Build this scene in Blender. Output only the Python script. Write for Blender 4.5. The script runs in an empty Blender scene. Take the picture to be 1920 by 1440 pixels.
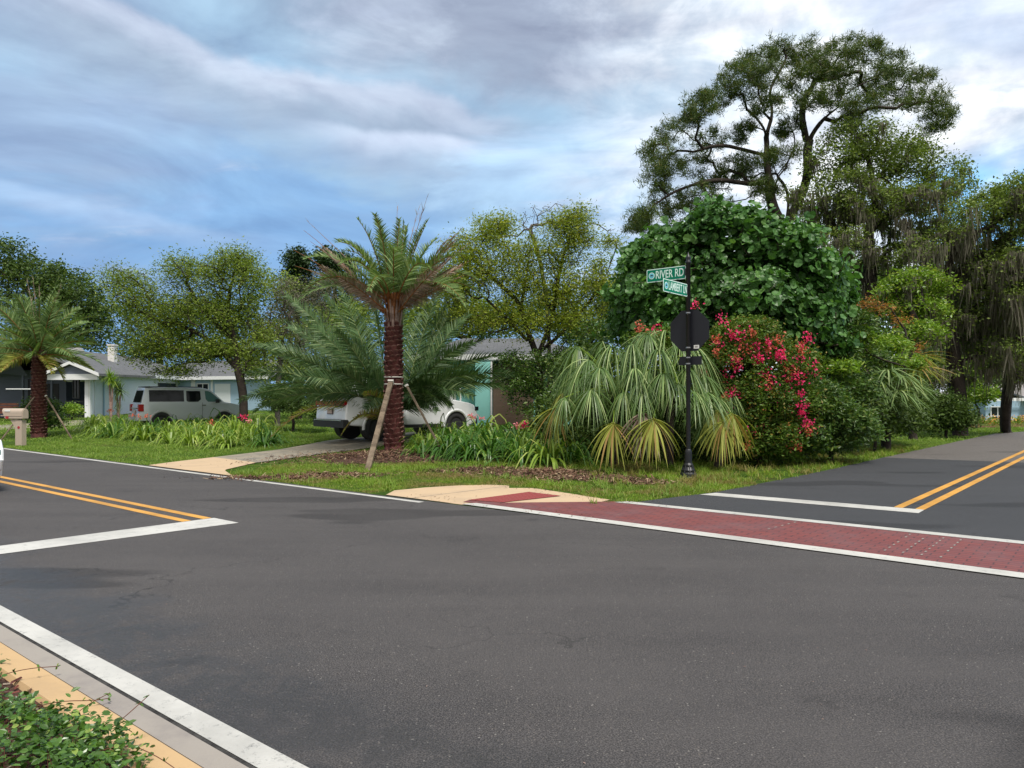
import bpy, bmesh, math
import numpy as np
from mathutils import Vector, Matrix, Euler

S = bpy.context.scene
C = S.collection
R = math.radians

# ------------------------------------------------------------------ camera
FPX = 1400.0; HZ = 745.0; EYE = 1.6
cd = bpy.data.cameras.new('camera'); cam = bpy.data.objects.new('camera', cd); C.objects.link(cam)
cd.sensor_width = 36.0; cd.lens = 36.0 * FPX / 1920.0
cd.shift_y = (HZ - 720.0) / 1920.0
cd.clip_start = 0.05; cd.clip_end = 5000
cam.location = (0, 0, EYE); cam.rotation_euler = (R(90), 0, 0)
S.camera = cam

# ------------------------------------------------------------------ light and sky
S.view_settings.view_transform = 'Standard'; S.view_settings.look = 'None'
S.view_settings.exposure = 0.55; S.view_settings.gamma = 1.0
SUN_EL, SUN_AZ = 60.0, 152.0          # azimuth clockwise from +Y
sl = bpy.data.lights.new('sun', 'SUN'); sl.energy = 3.0; sl.angle = R(13); sl.color = (1.0, 0.95, 0.87)
sun = bpy.data.objects.new('sun', sl); C.objects.link(sun)
sd = Vector((math.sin(R(SUN_AZ)) * math.cos(R(SUN_EL)), math.cos(R(SUN_AZ)) * math.cos(R(SUN_EL)), math.sin(R(SUN_EL))))
sun.rotation_euler = sd.to_track_quat('Z', 'Y').to_euler()

class NT:
    """small helper to write node trees"""
    def __init__(s, tree): s.t = tree; s.n = tree.nodes; s.l = tree.links
    def new(s, kind, **kw):
        n = s.n.new(kind)
        for k, v in kw.items():
            if k == 'inp':
                for a, b in v.items():
                    sock = n.inputs[a]
                    if isinstance(b, bpy.types.NodeSocket): s.l.new(b, sock)
                    else: sock.default_value = b
            else: setattr(n, k, v)
        return n
    def math(s, op, a, b=0.0, c=0.0, clamp=False):
        return s.new('ShaderNodeMath', operation=op, use_clamp=clamp, inp={0: a, 1: b, 2: c}).outputs[0]
    def mix(s, f, a, b, blend='MIX'):
        m = s.new('ShaderNodeMix', data_type='RGBA', blend_type=blend, clamp_factor=True, inp={0: f})
        for i, v in ((6, a), (7, b)):
            if isinstance(v, bpy.types.NodeSocket): s.l.new(v, m.inputs[i])
            else: m.inputs[i].default_value = (*v, 1) if len(v) == 3 else v
        return m.outputs[2]
    def noise(s, vec, scale, detail=4, rough=0.55, dist=0.0):
        n = s.new('ShaderNodeTexNoise', inp={'Scale': scale, 'Detail': detail, 'Roughness': rough, 'Distortion': dist})
        if vec is not None: s.l.new(vec, n.inputs['Vector'])
        return n.outputs['Fac']
    def step(s, v, lo, hi):
        return s.new('ShaderNodeMapRange', interpolation_type='SMOOTHSTEP', inp={'Value': v, 'From Min': lo, 'From Max': hi}).outputs[0]

W = bpy.data.worlds.new('World'); S.world = W; W.use_nodes = True
t = NT(W.node_tree); t.n.clear()
sky = t.new('ShaderNodeTexSky', sky_type='NISHITA', sun_disc=False, sun_elevation=R(SUN_EL), sun_rotation=R(SUN_AZ))
tc = t.new('ShaderNodeTexCoord').outputs['Generated']
sx = t.new('ShaderNodeSeparateXYZ', inp={0: tc})
dz = t.math('MAXIMUM', sx.outputs[2], 0.0)
den = t.math('ADD', dz, 0.16)
px = t.math('DIVIDE', sx.outputs[0], den); py = t.math('DIVIDE', sx.outputs[1], den)
pl = t.new('ShaderNodeCombineXYZ', inp={0: px, 1: py, 2: 0.0}).outputs[0]
mp = t.new('ShaderNodeMapping', inp={'Vector': pl, 'Rotation': (0, 0, R(-28)), 'Scale': (0.55, 1.15, 1), 'Location': (3.1, 1.7, 0)}).outputs[0]
n_big = t.noise(mp, 0.85, 5, 0.52, 0.7)
mp2 = t.new('ShaderNodeMapping', inp={'Vector': pl, 'Rotation': (0, 0, R(-20)), 'Scale': (0.7, 1.9, 1), 'Location': (7.3, 4.2, 0)}).outputs[0]
n_str = t.noise(mp2, 1.6, 7, 0.55, 0.6)
n_fine = t.noise(pl, 3.6, 9, 0.6, 0.5)
def blob(u, v, c0, c1):
    """soft region of the sky about one compass direction"""
    d = Vector(((u - 960) / FPX, 1, (HZ - v) / FPX)).normalized()
    nb = t.new('ShaderNodeMapping', inp={'Vector': tc}).outputs[0]
    dt = t.new('ShaderNodeVectorMath', operation='DOT_PRODUCT', inp={0: nb, 1: d}).outputs['Value']
    dt = t.math('ADD', dt, t.math('MULTIPLY', t.math('SUBTRACT', n_big, 0.5), 0.12))
    dt = t.math('ADD', dt, t.math('MULTIPLY', t.math('SUBTRACT', n_fine, 0.5), 0.05))
    return t.step(dt, math.cos(R(c0)), math.cos(R(c1)))
K = 1.05 / 0.10
def kc(r, g, b): return (r * K, g * K, b * K)
az = t.math('ARCTAN2', sx.outputs[0], sx.outputs[1])
hlen = t.math('SQRT', t.math('ADD', t.math('POWER', sx.outputs[0], 2.0), t.math('POWER', sx.outputs[1], 2.0)))
el = t.math('DIVIDE', sx.outputs[2], t.math('MAXIMUM', hlen, 0.05))
wa = t.noise(tc, 4.5, 5, 0.5); wb = t.noise(tc, 14.0, 6, 0.55); wc_ = t.noise(tc, 2.2, 3, 0.5)
warp = t.math('ADD', t.math('MULTIPLY', t.math('SUBTRACT', wa, 0.5), 0.20), t.math('MULTIPLY', t.math('SUBTRACT', wb, 0.5), 0.055))
def bank(e0, slope, thick, az0, az1, soft=0.02, wk=1.0, low=0.1):
    """a cloud bank: crisp upper edge, ragged fading underside"""
    sdist = t.math('SUBTRACT', t.math('ADD', el, t.math('MULTIPLY', warp, wk)), t.math('ADD', t.math('MULTIPLY', az, slope), e0))
    top = t.step(sdist, soft, -soft); bot = t.step(sdist, -thick, -thick * 0.25)
    ends = t.math('MULTIPLY', t.step(az, az0 - .12, az0 + .06), t.step(az, az1 + .12, az1 - .06))
    return t.math('MULTIPLY', t.math('MULTIPLY', top, bot), ends), t.math('MULTIPLY', t.math('MULTIPLY', t.step(sdist, soft, -soft * .3), t.step(sdist, -soft * 3.2, -soft * .5)), ends)
col = t.mix(0.85, sky.outputs[0], kc(0.155, 0.305, 0.54))
base_c = t.mix(t.step(t.math('ADD', el, t.math('MULTIPLY', t.math('SUBTRACT', n_big, 0.5), 0.5)), 0.06, 0.42), col, kc(0.28, 0.41, 0.54))
base_c = t.mix(t.math('MULTIPLY', t.step(n_str, 0.44, 0.66), 0.5), base_c, kc(0.25, 0.34, 0.46))
base_c = t.mix(t.math('MULTIPLY', blob(560, 340, 15, 3), 0.6), base_c, kc(0.165, 0.31, 0.54))
base_c = t.mix(t.math('MULTIPLY', blob(60, 230, 14, 3), 0.6), base_c, kc(0.23, 0.30, 0.45))
base_c = t.mix(t.math('MULTIPLY', blob(640, 60, 12, 3), 0.6), base_c, kc(0.275, 0.40, 0.52))
m_, e_ = bank(0.375, -0.14, 0.16, -0.58, -0.06, 0.016, 0.8)
base_c = t.mix(t.math('MULTIPLY', m_, 0.85), base_c, kc(0.275, 0.34, 0.44)); base_c = t.mix(t.math('MULTIPLY', e_, 0.75), base_c, t.mix(n_fine, kc(0.35, 0.41, 0.53), kc(0.50, 0.56, 0.67)))
m_, e_ = bank(0.335, -0.06, 0.07, -0.2, 0.28, 0.010, 0.35)
base_c = t.mix(t.math('MULTIPLY', m_, 0.6), base_c, kc(0.34, 0.43, 0.56)); base_c = t.mix(t.math('MULTIPLY', e_, 0.7), base_c, kc(0.50, 0.57, 0.70))
m_, e_ = bank(0.17, -0.11, 0.035, -0.62, -0.36, 0.006, 0.22)
base_c = t.mix(t.math('MULTIPLY', m_, 0.6), base_c, kc(0.32, 0.44, 0.62))
topd = t.math('MULTIPLY', blob(960, -20, 20, 7), t.step(t.math('ADD', el, warp), 0.38, 0.44))
base_c = t.mix(t.math('MULTIPLY', topd, 0.9), base_c, t.mix(t.step(n_fine, .4, .65), kc(0.235, 0.27, 0.36), kc(0.34, 0.39, 0.49)))
base_c = t.mix(t.math('MULTIPLY', blob(1130, 420, 12, 4), 0.7), base_c, kc(0.34, 0.50, 0.68))
cl = t.math('MULTIPLY', t.step(n_str, 0.53, 0.66), t.step(n_fine, 0.45, 0.62))
base_c = t.mix(t.math('MULTIPLY', cl, 0.45), base_c, kc(0.40, 0.47, 0.60))
wht = blob(1960, 250, 33, 12)
wcol = t.mix(t.step(t.math('ADD', t.math('MULTIPLY', n_fine, .6), t.math('MULTIPLY', wb, .5)), 0.42, 0.66), kc(0.44, 0.51, 0.60), kc(0.80, 0.82, 0.84))
base_c = t.mix(wht, base_c, wcol)
base_c = t.mix(t.math('MULTIPLY', blob(1880, 30, 9, 3), 0.6), base_c, kc(0.34, 0.42, 0.58))
base_c = t.mix(t.math('MULTIPLY', t.math('MULTIPLY', t.step(az, 0.40, 0.52), t.step(el, 0.30, 0.24)), t.step(wa, .42, .55)), base_c, kc(0.18, 0.42, 0.72))
strv = t.new('ShaderNodeMapping', inp={'Vector': tc, 'Rotation': (0, R(14), 0), 'Scale': (1.0, 1.0, 3.2)}).outputs[0]
strv2 = t.new('ShaderNodeMapping', inp={'Vector': tc, 'Rotation': (0, R(14), 0), 'Scale': (1.0, 1.0, 3.2), 'Location': (0, 0, 0.06)}).outputs[0]
rel = t.math('MULTIPLY', t.math('SUBTRACT', t.noise(strv, 3.4, 8, 0.55, 0.6), t.noise(strv2, 3.4, 8, 0.55, 0.6)), 1.15)
base_c = t.mix(1.0, base_c, t.new('ShaderNodeCombineColor', inp={0: t.math('ADD', 1.0, rel), 1: t.math('ADD', 1.0, rel), 2: t.math('ADD', 1.0, t.math('MULTIPLY', rel, .8))}).outputs[0], 'MULTIPLY')
hor = t.math('MULTIPLY', t.math('MULTIPLY', t.step(sx.outputs[2], 0.26, 0.08), 0.6), t.step(az, 0.1, -0.2))
base_c = t.mix(hor, base_c, kc(0.13, 0.27, 0.50))
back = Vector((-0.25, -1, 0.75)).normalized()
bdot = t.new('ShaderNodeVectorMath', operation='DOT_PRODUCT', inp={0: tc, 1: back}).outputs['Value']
base_c = t.mix(t.math('MULTIPLY', t.step(bdot, -0.15, 0.45), 0.85), base_c, kc(0.56, 0.54, 0.52))  # pale neutral sky added behind the camera to lift the ambient light
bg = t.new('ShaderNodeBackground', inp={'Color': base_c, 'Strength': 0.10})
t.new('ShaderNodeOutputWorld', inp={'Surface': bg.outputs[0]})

# ------------------------------------------------------------------ geometry frame
D1 = np.array([0.772, -0.636]); D2 = np.array([0.636, 0.772])       # along River Rd / along Lambert Ln
def ab(a, b): return D1 * a + D2 * b
def hgt(x, y):
    a = x * D1[0] + y * D1[1]; b = x * D2[0] + y * D2[1]
    h = 0.04 * np.minimum(b - 8.3 - 2.0, -5.6 - a - 1.0)
    h = np.clip(h, 0, 0.62)
    wob = 0.02 * np.sin(x * 0.9 + y * 0.37) * np.sin(y * 0.71 - x * 0.2)
    return h + wob * np.clip(h * 5, 0, 1)
def at(u, v, Y): return Vector(((u - 960) / FPX * Y, Y, EYE + (HZ - v) / FPX * Y))
def ground(u, v):
    z = 0.0
    for _ in range(30):
        Y = (EYE - z) * FPX / max(v - HZ, 4); x = (u - 960) / FPX * Y; z = 0.5 * z + 0.5 * float(hgt(x, Y))
    return Vector((x, Y, float(hgt(x, Y))))
def on(u, Y, dz=0.0):
    x = (u - 960) / FPX * Y
    return Vector((x, Y, float(hgt(x, Y)) + dz))

# ------------------------------------------------------------------ materials
def newmat(name):
    m = bpy.data.materials.new(name); m.use_nodes = True
    tt = NT(m.node_tree); tt.n.clear()
    return m, tt
def out(tt, sh, disp=None): tt.new('ShaderNodeOutputMaterial', inp={'Surface': sh})
def pos(tt): return tt.new('ShaderNodeTexCoord').outputs['Object']
def wpos(tt): return tt.new('ShaderNodeNewGeometry').outputs['Position']
def bump(tt, h, strength=0.3, dist=0.01):
    return tt.new('ShaderNodeBump', inp={'Height': h, 'Strength': strength, 'Distance': dist}).outputs[0]

def leafmat(name, dark, light, alt=None, altfac=0.2, trans=0.3, rough=0.55, nscale=0.9, spec=0.35):
    m, tt = newmat(name)
    g = tt.new('ShaderNodeNewGeometry'); ri = g.outputs['Random Per Island']
    c = tt.mix(ri, dark, light)
    nz = tt.noise(g.outputs['Position'], nscale, 3, 0.6)
    c = tt.mix(tt.math('MULTIPLY', tt.step(nz, 0.35, 0.7), 0.5), c, tuple(x * 1.25 for x in light))
    if name == 'grass blades':
        dn = tt.noise(g.outputs['Position'], 0.9, 4, 0.6); c = tt.mix(tt.math('MULTIPLY', tt.step(dn, 0.45, 0.60), 0.85), c, (0.24, 0.18, 0.07))
    if alt is not None:
        r2 = tt.math('FRACT', tt.math('MULTIPLY', ri, 37.7))
        f = tt.math('LESS_THAN', r2, altfac)
        c = tt.mix(tt.math('MULTIPLY', f, 0.85), c, alt)
    b = tt.new('ShaderNodeBsdfPrincipled', inp={'Base Color': c, 'Roughness': rough, 'Specular IOR Level': spec})
    tr = tt.new('ShaderNodeBsdfTranslucent', inp={'Color': tt.mix(1.0, c, (1.25, 1.3, 0.6), 'MULTIPLY')})
    mx = tt.new('ShaderNodeMixShader', inp={0: trans, 1: b.outputs[0], 2: tr.outputs[0]})
    out(tt, mx.outputs[0]); return m

def rough_mat(name, c1, c2, scale=3.0, rough=0.85, bscale=20.0, bstr=0.4, bdist=0.01, spec=0.3, detail=6):
    m, tt = newmat(name); p = pos(tt)
    n = tt.noise(p, scale, detail, 0.6); n2 = tt.noise(p, bscale, 6, 0.6)
    c = tt.mix(tt.step(tt.math('ADD', tt.math('MULTIPLY', n, 0.7), tt.math('MULTIPLY', n2, 0.3)), 0.35, 0.65), c1, c2)
    b = tt.new('ShaderNodeBsdfPrincipled', inp={'Base Color': c, 'Roughness': rough, 'Specular IOR Level': spec, 'Normal': bump(tt, n2, bstr, bdist)})
    out(tt, b.outputs[0]); return m

def paint(name, c, rough=0.4, metal=0.0, coat=0.0, spec=0.5, dirt=0.12):
    m, tt = newmat(name); p = pos(tt)
    n = tt.noise(p, 2.3, 6, 0.65)
    cc = tt.mix(tt.math('MULTIPLY', n, dirt * 2), c, tuple(x * 0.7 for x in c))
    b = tt.new('ShaderNodeBsdfPrincipled', inp={'Base Color': cc, 'Roughness': tt.math('ADD', tt.math('MULTIPLY', n, 0.12), rough - 0.05), 'Metallic': metal, 'Coat Weight': coat, 'Coat Roughness': 0.08, 'Specular IOR Level': spec})
    out(tt, b.outputs[0]); return m

def glassmat(name, c=(0.012, 0.014, 0.016), rough=0.06):
    m, tt = newmat(name)
    b = tt.new('ShaderNodeBsdfPrincipled', inp={'Base Color': (*c, 1), 'Roughness': rough, 'Specular IOR Level': 0.3})
    out(tt, b.outputs[0]); return m

def asphalt(name, base, hi, wet=False, speck=0.5):
    m, tt = newmat(name); p = wpos(tt)
    big = tt.noise(p, 0.35, 4, 0.6); mid = tt.noise(p, 5.0, 5, 0.7); fine = tt.noise(p, 120.0, 3, 0.7)
    st = tt.new('ShaderNodeMapping', inp={'Vector': p, 'Rotation': (0, 0, R(39.5)), 'Scale': (0.12, 1.3, 1)}).outputs[0]
    strk = tt.noise(st, 1.1, 4, 0.6)
    f = tt.math('ADD', tt.math('MULTIPLY', big, 0.35), tt.math('ADD', tt.math('MULTIPLY', strk, 0.4), tt.math('MULTIPLY', mid, 0.25)))
    c = tt.mix(tt.step(f, 0.36, 0.64), base, hi)
    c = tt.mix(tt.math('MULTIPLY', tt.step(fine, 0.42, 0.68), 0.8), c, tuple(x * 2.4 for x in hi))
    c = tt.mix(tt.math('MULTIPLY', tt.step(fine, 0.5, 0.3), 0.7), c, tuple(x * 0.35 for x in base))
    vor = tt.new('ShaderNodeTexVoronoi', inp={'Vector': p, 'Scale': 26.0, 'Randomness': 1.0})
    rnd = tt.new('ShaderNodeSeparateColor', inp={0: vor.outputs['Color']}).outputs[0]
    sp = tt.math('MULTIPLY', tt.math('LESS_THAN', vor.outputs['Distance'], 0.13), tt.math('GREATER_THAN', rnd, 0.72))
    c = tt.mix(tt.math('MULTIPLY', sp, speck), c, (0.26, 0.245, 0.225))
    vor2 = tt.new('ShaderNodeTexVoronoi', inp={'Vector': p, 'Scale': 75.0, 'Randomness': 1.0})
    rnd2 = tt.new('ShaderNodeSeparateColor', inp={0: vor2.outputs['Color']}).outputs[0]
    sp2 = tt.math('MULTIPLY', tt.math('LESS_THAN', vor2.outputs['Distance'], 0.3), tt.math('GREATER_THAN', rnd2, 0.8))
    c = tt.mix(tt.math('MULTIPLY', sp2, speck * 0.5), c, (0.22, 0.19, 0.16))
    vc = tt.new('ShaderNodeTexVoronoi', feature='DISTANCE_TO_EDGE', inp={'Vector': tt.new('ShaderNodeVectorMath', operation='ADD', inp={0: p, 1: tt.new('ShaderNodeTexNoise', inp={'Vector': p, 'Scale': 1.7, 'Detail': 5.0}).outputs['Color']}).outputs[0], 'Scale': 0.33})
    crk = tt.math('MULTIPLY', tt.math('LESS_THAN', vc.outputs['Distance'], 0.0022), tt.step(big, 0.45, 0.6))
    c = tt.mix(tt.math('MULTIPLY', crk, 0.6), c, (0.012, 0.012, 0.012))
    patch = tt.step(tt.noise(tt.new('ShaderNodeMapping', inp={'Vector': p, 'Rotation': (0, 0, R(39.5)), 'Scale': (0.25, 0.9, 1)}).outputs[0], 0.9, 2, 0.4), 0.60, 0.64)
    c = tt.mix(tt.math('MULTIPLY', patch, 0.45), c, tuple(x * 0.4 for x in base))
    sxy = tt.new('ShaderNodeSeparateXYZ', inp={0: p}); bb = tt.math('ADD', tt.math('MULTIPLY', sxy.outputs[0], 0.636), tt.math('MULTIPLY', sxy.outputs[1], 0.772))
    if wet:
        trk = tt.math('POWER', tt.math('ABSOLUTE', tt.math('SINE', tt.math('MULTIPLY', tt.math('ADD', bb, tt.math('MULTIPLY', big, 0.5)), 2.05))), 3.0)
        c = tt.mix(tt.math('MULTIPLY', trk, 0.22), c, tuple(x * 1.3 for x in hi))
        stain = tt.step(tt.noise(p, 0.8, 6, 0.7), 0.60, 0.72); c = tt.mix(tt.math('MULTIPLY', stain, 0.45), c, tuple(x * 0.5 for x in base))
    rough = tt.math('ADD', 0.72, tt.math('MULTIPLY', mid, 0.2))
    if wet:
        s = tt.new('ShaderNodeSeparateXYZ', inp={0: p})
        b = tt.math('ADD', tt.math('MULTIPLY', s.outputs[0], 0.636), tt.math('MULTIPLY', s.outputs[1], 0.772))
        near = tt.step(tt.math('ADD', b, tt.math('MULTIPLY', tt.math('SUBTRACT', tt.noise(p, 1.3, 5, 0.6), 0.5), 1.6)), 3.0, 2.2)
        near = tt.math('MULTIPLY', near, tt.step(tt.math('ADD', mid, big), 0.75, 1.05))
        rough = tt.math('SUBTRACT', rough, tt.math('MULTIPLY', near, 0.5))
        c = tt.mix(tt.math('MULTIPLY', near, 0.35), c, tuple(x * 0.6 for x in base))
    bs = tt.new('ShaderNodeBsdfPrincipled', inp={'Base Color': c, 'Roughness': rough, 'Specular IOR Level': 0.32, 'Normal': bump(tt, tt.math('ADD', fine, tt.math('MULTIPLY', mid, 0.4)), 0.9, 0.006)})
    out(tt, bs.outputs[0]); return m

def roadpaint(name, c, wear=0.5):
    m, tt = newmat(name); p = wpos(tt)
    n = tt.noise(p, 9.0, 8, 0.72); f = tt.noise(p, 90.0, 3, 0.7)
    w = tt.math('MULTIPLY', tt.step(tt.math('ADD', tt.math('MULTIPLY', n, 0.6), tt.math('MULTIPLY', f, 0.4)), 0.53, 0.66), wear)
    cc = tt.mix(tt.step(tt.noise(p, 1.1, 6, 0.65), 0.35, 0.7), c, tuple(x * 0.70 for x in c))
    cc = tt.mix(w, cc, (0.12, 0.12, 0.12))
    b = tt.new('ShaderNodeBsdfPrincipled', inp={'Base Color': cc, 'Roughness': 0.6, 'Normal': bump(tt, f, 0.3, 0.003)})
    out(tt, b.outputs[0]); return m

def concrete(name, c, stain=(0.2, 0.17, 0.13), amount=0.5):
    m, tt = newmat(name); p = wpos(tt)
    n = tt.noise(p, 1.6, 7, 0.65); f = tt.noise(p, 60.0, 4, 0.7)
    cc = tt.mix(tt.math('MULTIPLY', tt.step(n, 0.42, 0.72), amount), c, stain)
    cc = tt.mix(tt.math('MULTIPLY', f, 0.3), cc, tuple(x * 0.7 for x in c))
    b = tt.new('ShaderNodeBsdfPrincipled', inp={'Base Color': cc, 'Roughness': 0.8, 'Normal': bump(tt, f, 0.3, 0.003)})
    out(tt, b.outputs[0]); return m

def brickpave(name):
    m, tt = newmat(name); p = wpos(tt)
    mpn = tt.new('ShaderNodeMapping', inp={'Vector': p, 'Rotation': (0, 0, R(39.5))}).outputs[0]
    br = tt.new('ShaderNodeTexBrick', offset=0.5, inp={'Vector': mpn, 'Scale': 1.0, 'Color1': (0.21, 0.050, 0.044, 1), 'Color2': (0.165, 0.042, 0.042, 1), 'Mortar': (0.05, 0.022, 0.025, 1), 'Mortar Size': 0.008, 'Brick Width': 0.22, 'Row Height': 0.10, 'Bias': 0.0})
    n = tt.noise(p, 2.0, 6, 0.65); f = tt.noise(p, 80.0, 3, 0.7)
    c = tt.mix(tt.math('MULTIPLY', tt.step(n, 0.4, 0.75), 0.45), br.outputs[0], (0.15, 0.10, 0.11))
    c = tt.mix(tt.math('MULTIPLY', f, 0.35), c, (0.09, 0.025, 0.028))
    b = tt.new('ShaderNodeBsdfPrincipled', inp={'Base Color': c, 'Roughness': 0.75, 'Normal': bump(tt, br.outputs['Fac'], -0.35, 0.006)})
    out(tt, b.outputs[0]); return m

def siding(name, c, row=0.2, rough=0.6, strength=0.5):
    m, tt = newmat(name); p = pos(tt)
    s = tt.new('ShaderNodeSeparateXYZ', inp={0: p})
    fr = tt.math('FRACT', tt.math('DIVIDE', s.outputs[2], row))
    n = tt.noise(p, 1.2, 6, 0.6)
    cc = tt.mix(tt.math('MULTIPLY', n, 0.3), c, tuple(x * 0.72 for x in c))
    b = tt.new('ShaderNodeBsdfPrincipled', inp={'Base Color': cc, 'Roughness': rough, 'Normal': bump(tt, fr, strength, 0.02)})
    out(tt, b.outputs[0]); return m

def shingle(name, c):
    m, tt = newmat(name); p = pos(tt)
    br = tt.new('ShaderNodeTexBrick', offset=0.5, inp={'Vector': p, 'Scale': 1.0, 'Color1': (*c, 1), 'Color2': (*[x * 0.7 for x in c], 1), 'Mortar': (*[x * 0.45 for x in c], 1), 'Mortar Size': 0.012, 'Brick Width': 0.32, 'Row Height': 0.16})
    n = tt.noise(p, 0.9, 6, 0.6)
    cc = tt.mix(tt.math('MULTIPLY', n, 0.4), br.outputs[0], tuple(x * 0.6 for x in c))
    b = tt.new('ShaderNodeBsdfPrincipled', inp={'Base Color': cc, 'Roughness': 0.9, 'Normal': bump(tt, tt.noise(p, 40, 3, 0.6), 0.4, 0.01)})
    out(tt, b.outputs[0]); return m

def groundmat():
    m, tt = newmat('lawn soil'); p = wpos(tt)
    n = tt.noise(p, 0.5, 6, 0.65); n2 = tt.noise(p, 3.5, 6, 0.7); f = tt.noise(p, 45.0, 4, 0.7)
    g = tt.mix(tt.step(n2, 0.35, 0.65), (0.035, 0.075, 0.010), (0.09, 0.16, 0.018))
    c = tt.mix(tt.math('MULTIPLY', tt.step(n, 0.52, 0.68), 0.6), g, (0.085, 0.068, 0.030))
    c = tt.mix(tt.step(f, 0.35, 0.75), tt.mix(1.0, c, (0.5, 0.5, 0.5), 'MULTIPLY'), tt.mix(1.0, c, (1.4, 1.4, 1.3), 'MULTIPLY'))
    b = tt.new('ShaderNodeBsdfPrincipled', inp={'Base Color': c, 'Roughness': 0.95, 'Specular IOR Level': 0.1, 'Normal': bump(tt, f, 0.8, 0.03)})
    out(tt, b.outputs[0]); return m

M = {}
M['soil'] = groundmat()
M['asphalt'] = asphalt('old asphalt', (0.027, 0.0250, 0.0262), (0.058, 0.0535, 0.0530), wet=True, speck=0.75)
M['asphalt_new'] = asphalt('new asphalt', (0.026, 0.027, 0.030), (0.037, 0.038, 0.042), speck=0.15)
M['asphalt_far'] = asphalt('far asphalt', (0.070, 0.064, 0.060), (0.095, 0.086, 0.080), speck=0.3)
M['white'] = roadpaint('white road paint', (0.52, 0.51, 0.48), 0.75)
M['yellow'] = roadpaint('yellow road paint', (0.62, 0.31, 0.05), 0.5)
M['tan'] = concrete('tan concrete', (0.52, 0.35, 0.18), (0.30, 0.21, 0.13), 0.4)
M['ramp'] = concrete('ramp concrete', (0.52, 0.38, 0.24), (0.36, 0.27, 0.19), 0.5)
M['gutter'] = concrete('gutter concrete', (0.30, 0.27, 0.24), (0.17, 0.15, 0.15), 0.8)
M['drive'] = concrete('driveway concrete', (0.27, 0.235, 0.18), (0.12, 0.12, 0.11), 0.85)
M['joint'] = rough_mat('joint asphalt', (0.018, 0.017, 0.017), (0.06, 0.058, 0.055), 12, 0.9, 60, 0.9, 0.01)
M['brick'] = brickpave('red stamped brick')
M['tactile'] = concrete('red tactile pad', (0.24, 0.040, 0.038), (0.17, 0.045, 0.04), 0.4)
M['bark'] = rough_mat('bark', (0.045, 0.034, 0.026), (0.13, 0.105, 0.085), 2.5, 0.95, 18, 1.0, 0.03)
M['bark_dark'] = rough_mat('dark bark', (0.018, 0.014, 0.012), (0.055, 0.042, 0.034), 2.5, 0.95, 18, 1.0, 0.03)
M['bark_grey'] = rough_mat('grey oak bark', (0.04, 0.036, 0.032), (0.14, 0.125, 0.11), 2.0, 0.95, 14, 1.0, 0.04)
M['boot'] = rough_mat('maroon palm boots', (0.045, 0.014, 0.013), (0.13, 0.040, 0.036), 9, 0.7, 40, 0.7, 0.01)
M['boot_tip'] = rough_mat('cut boot face', (0.10, 0.045, 0.038), (0.24, 0.13, 0.11), 16, 0.8, 40, 0.7, 0.01)
M['petiole'] = rough_mat('orange petiole', (0.16, 0.055, 0.018), (0.34, 0.13, 0.045), 6, 0.6, 30, 0.4, 0.01)
M['husk'] = rough_mat('grey husk', (0.14, 0.085, 0.07), (0.34, 0.24, 0.21), 6, 0.8, 30, 0.6, 0.01)
M['mulch'] = rough_mat('mulch bed', (0.030, 0.015, 0.010), (0.11, 0.058, 0.040), 14, 0.95, 45, 1.0, 0.03)
M['chip'] = leafmat('mulch chips', (0.040, 0.020, 0.014), (0.16, 0.085, 0.055), (0.32, 0.24, 0.15), 0.16, 0.0, 0.9)
M['redchip'] = leafmat('red mulch chips', (0.05, 0.014, 0.012), (0.15, 0.045, 0.033), (0.26, 0.22, 0.17), 0.12, 0.0, 0.9)
M['blade'] = leafmat('grass blades', (0.09, 0.16, 0.012), (0.22, 0.33, 0.030), (0.40, 0.34, 0.13), 0.13, 0.35, 0.6, 0.6)
M['blade_lush'] = leafmat('lush grass blades', (0.095, 0.165, 0.020), (0.20, 0.31, 0.045), (0.34, 0.36, 0.10), 0.1, 0.35, 0.55, 0.6)
M['palm_green'] = leafmat('date palm green', (0.05, 0.10, 0.026), (0.17, 0.26, 0.09), (0.30, 0.38, 0.16), 0.12, 0.28, 0.55, 0.8, 0.3)
M['palm_blue'] = leafmat('bluish palm green', (0.026, 0.062, 0.020), (0.095, 0.165, 0.062), (0.22, 0.29, 0.13), 0.12, 0.22, 0.5, 0.8, 0.3)
M['palm_dead'] = leafmat('withered frond', (0.14, 0.095, 0.08), (0.36, 0.26, 0.22), (0.16, 0.18, 0.09), 0.2, 0.2, 0.7)
M['palm_yellow'] = leafmat('yellowing frond', (0.16, 0.19, 0.03), (0.38, 0.40, 0.09), (0.36, 0.22, 0.08), 0.25, 0.3, 0.55)
M['fountain'] = leafmat('fountain palm leaf', (0.036, 0.08, 0.020), (0.15, 0.25, 0.07), (0.36, 0.45, 0.18), 0.15, 0.3, 0.42, 0.8, 0.5)
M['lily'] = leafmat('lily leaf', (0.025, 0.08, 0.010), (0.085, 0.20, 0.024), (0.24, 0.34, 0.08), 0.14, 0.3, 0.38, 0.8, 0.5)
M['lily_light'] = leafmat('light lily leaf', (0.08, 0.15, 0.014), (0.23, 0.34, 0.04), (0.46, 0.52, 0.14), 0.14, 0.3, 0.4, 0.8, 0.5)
M['rachis'] = rough_mat('green rachis', (0.08, 0.11, 0.035), (0.20, 0.23, 0.09), 6, 0.55, 30, 0.3, 0.01)
M['lf_dark'] = leafmat('dark tree leaf', (0.020, 0.045, 0.008), (0.075, 0.13, 0.022), (0.15, 0.21, 0.05), 0.12, 0.25)
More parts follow.
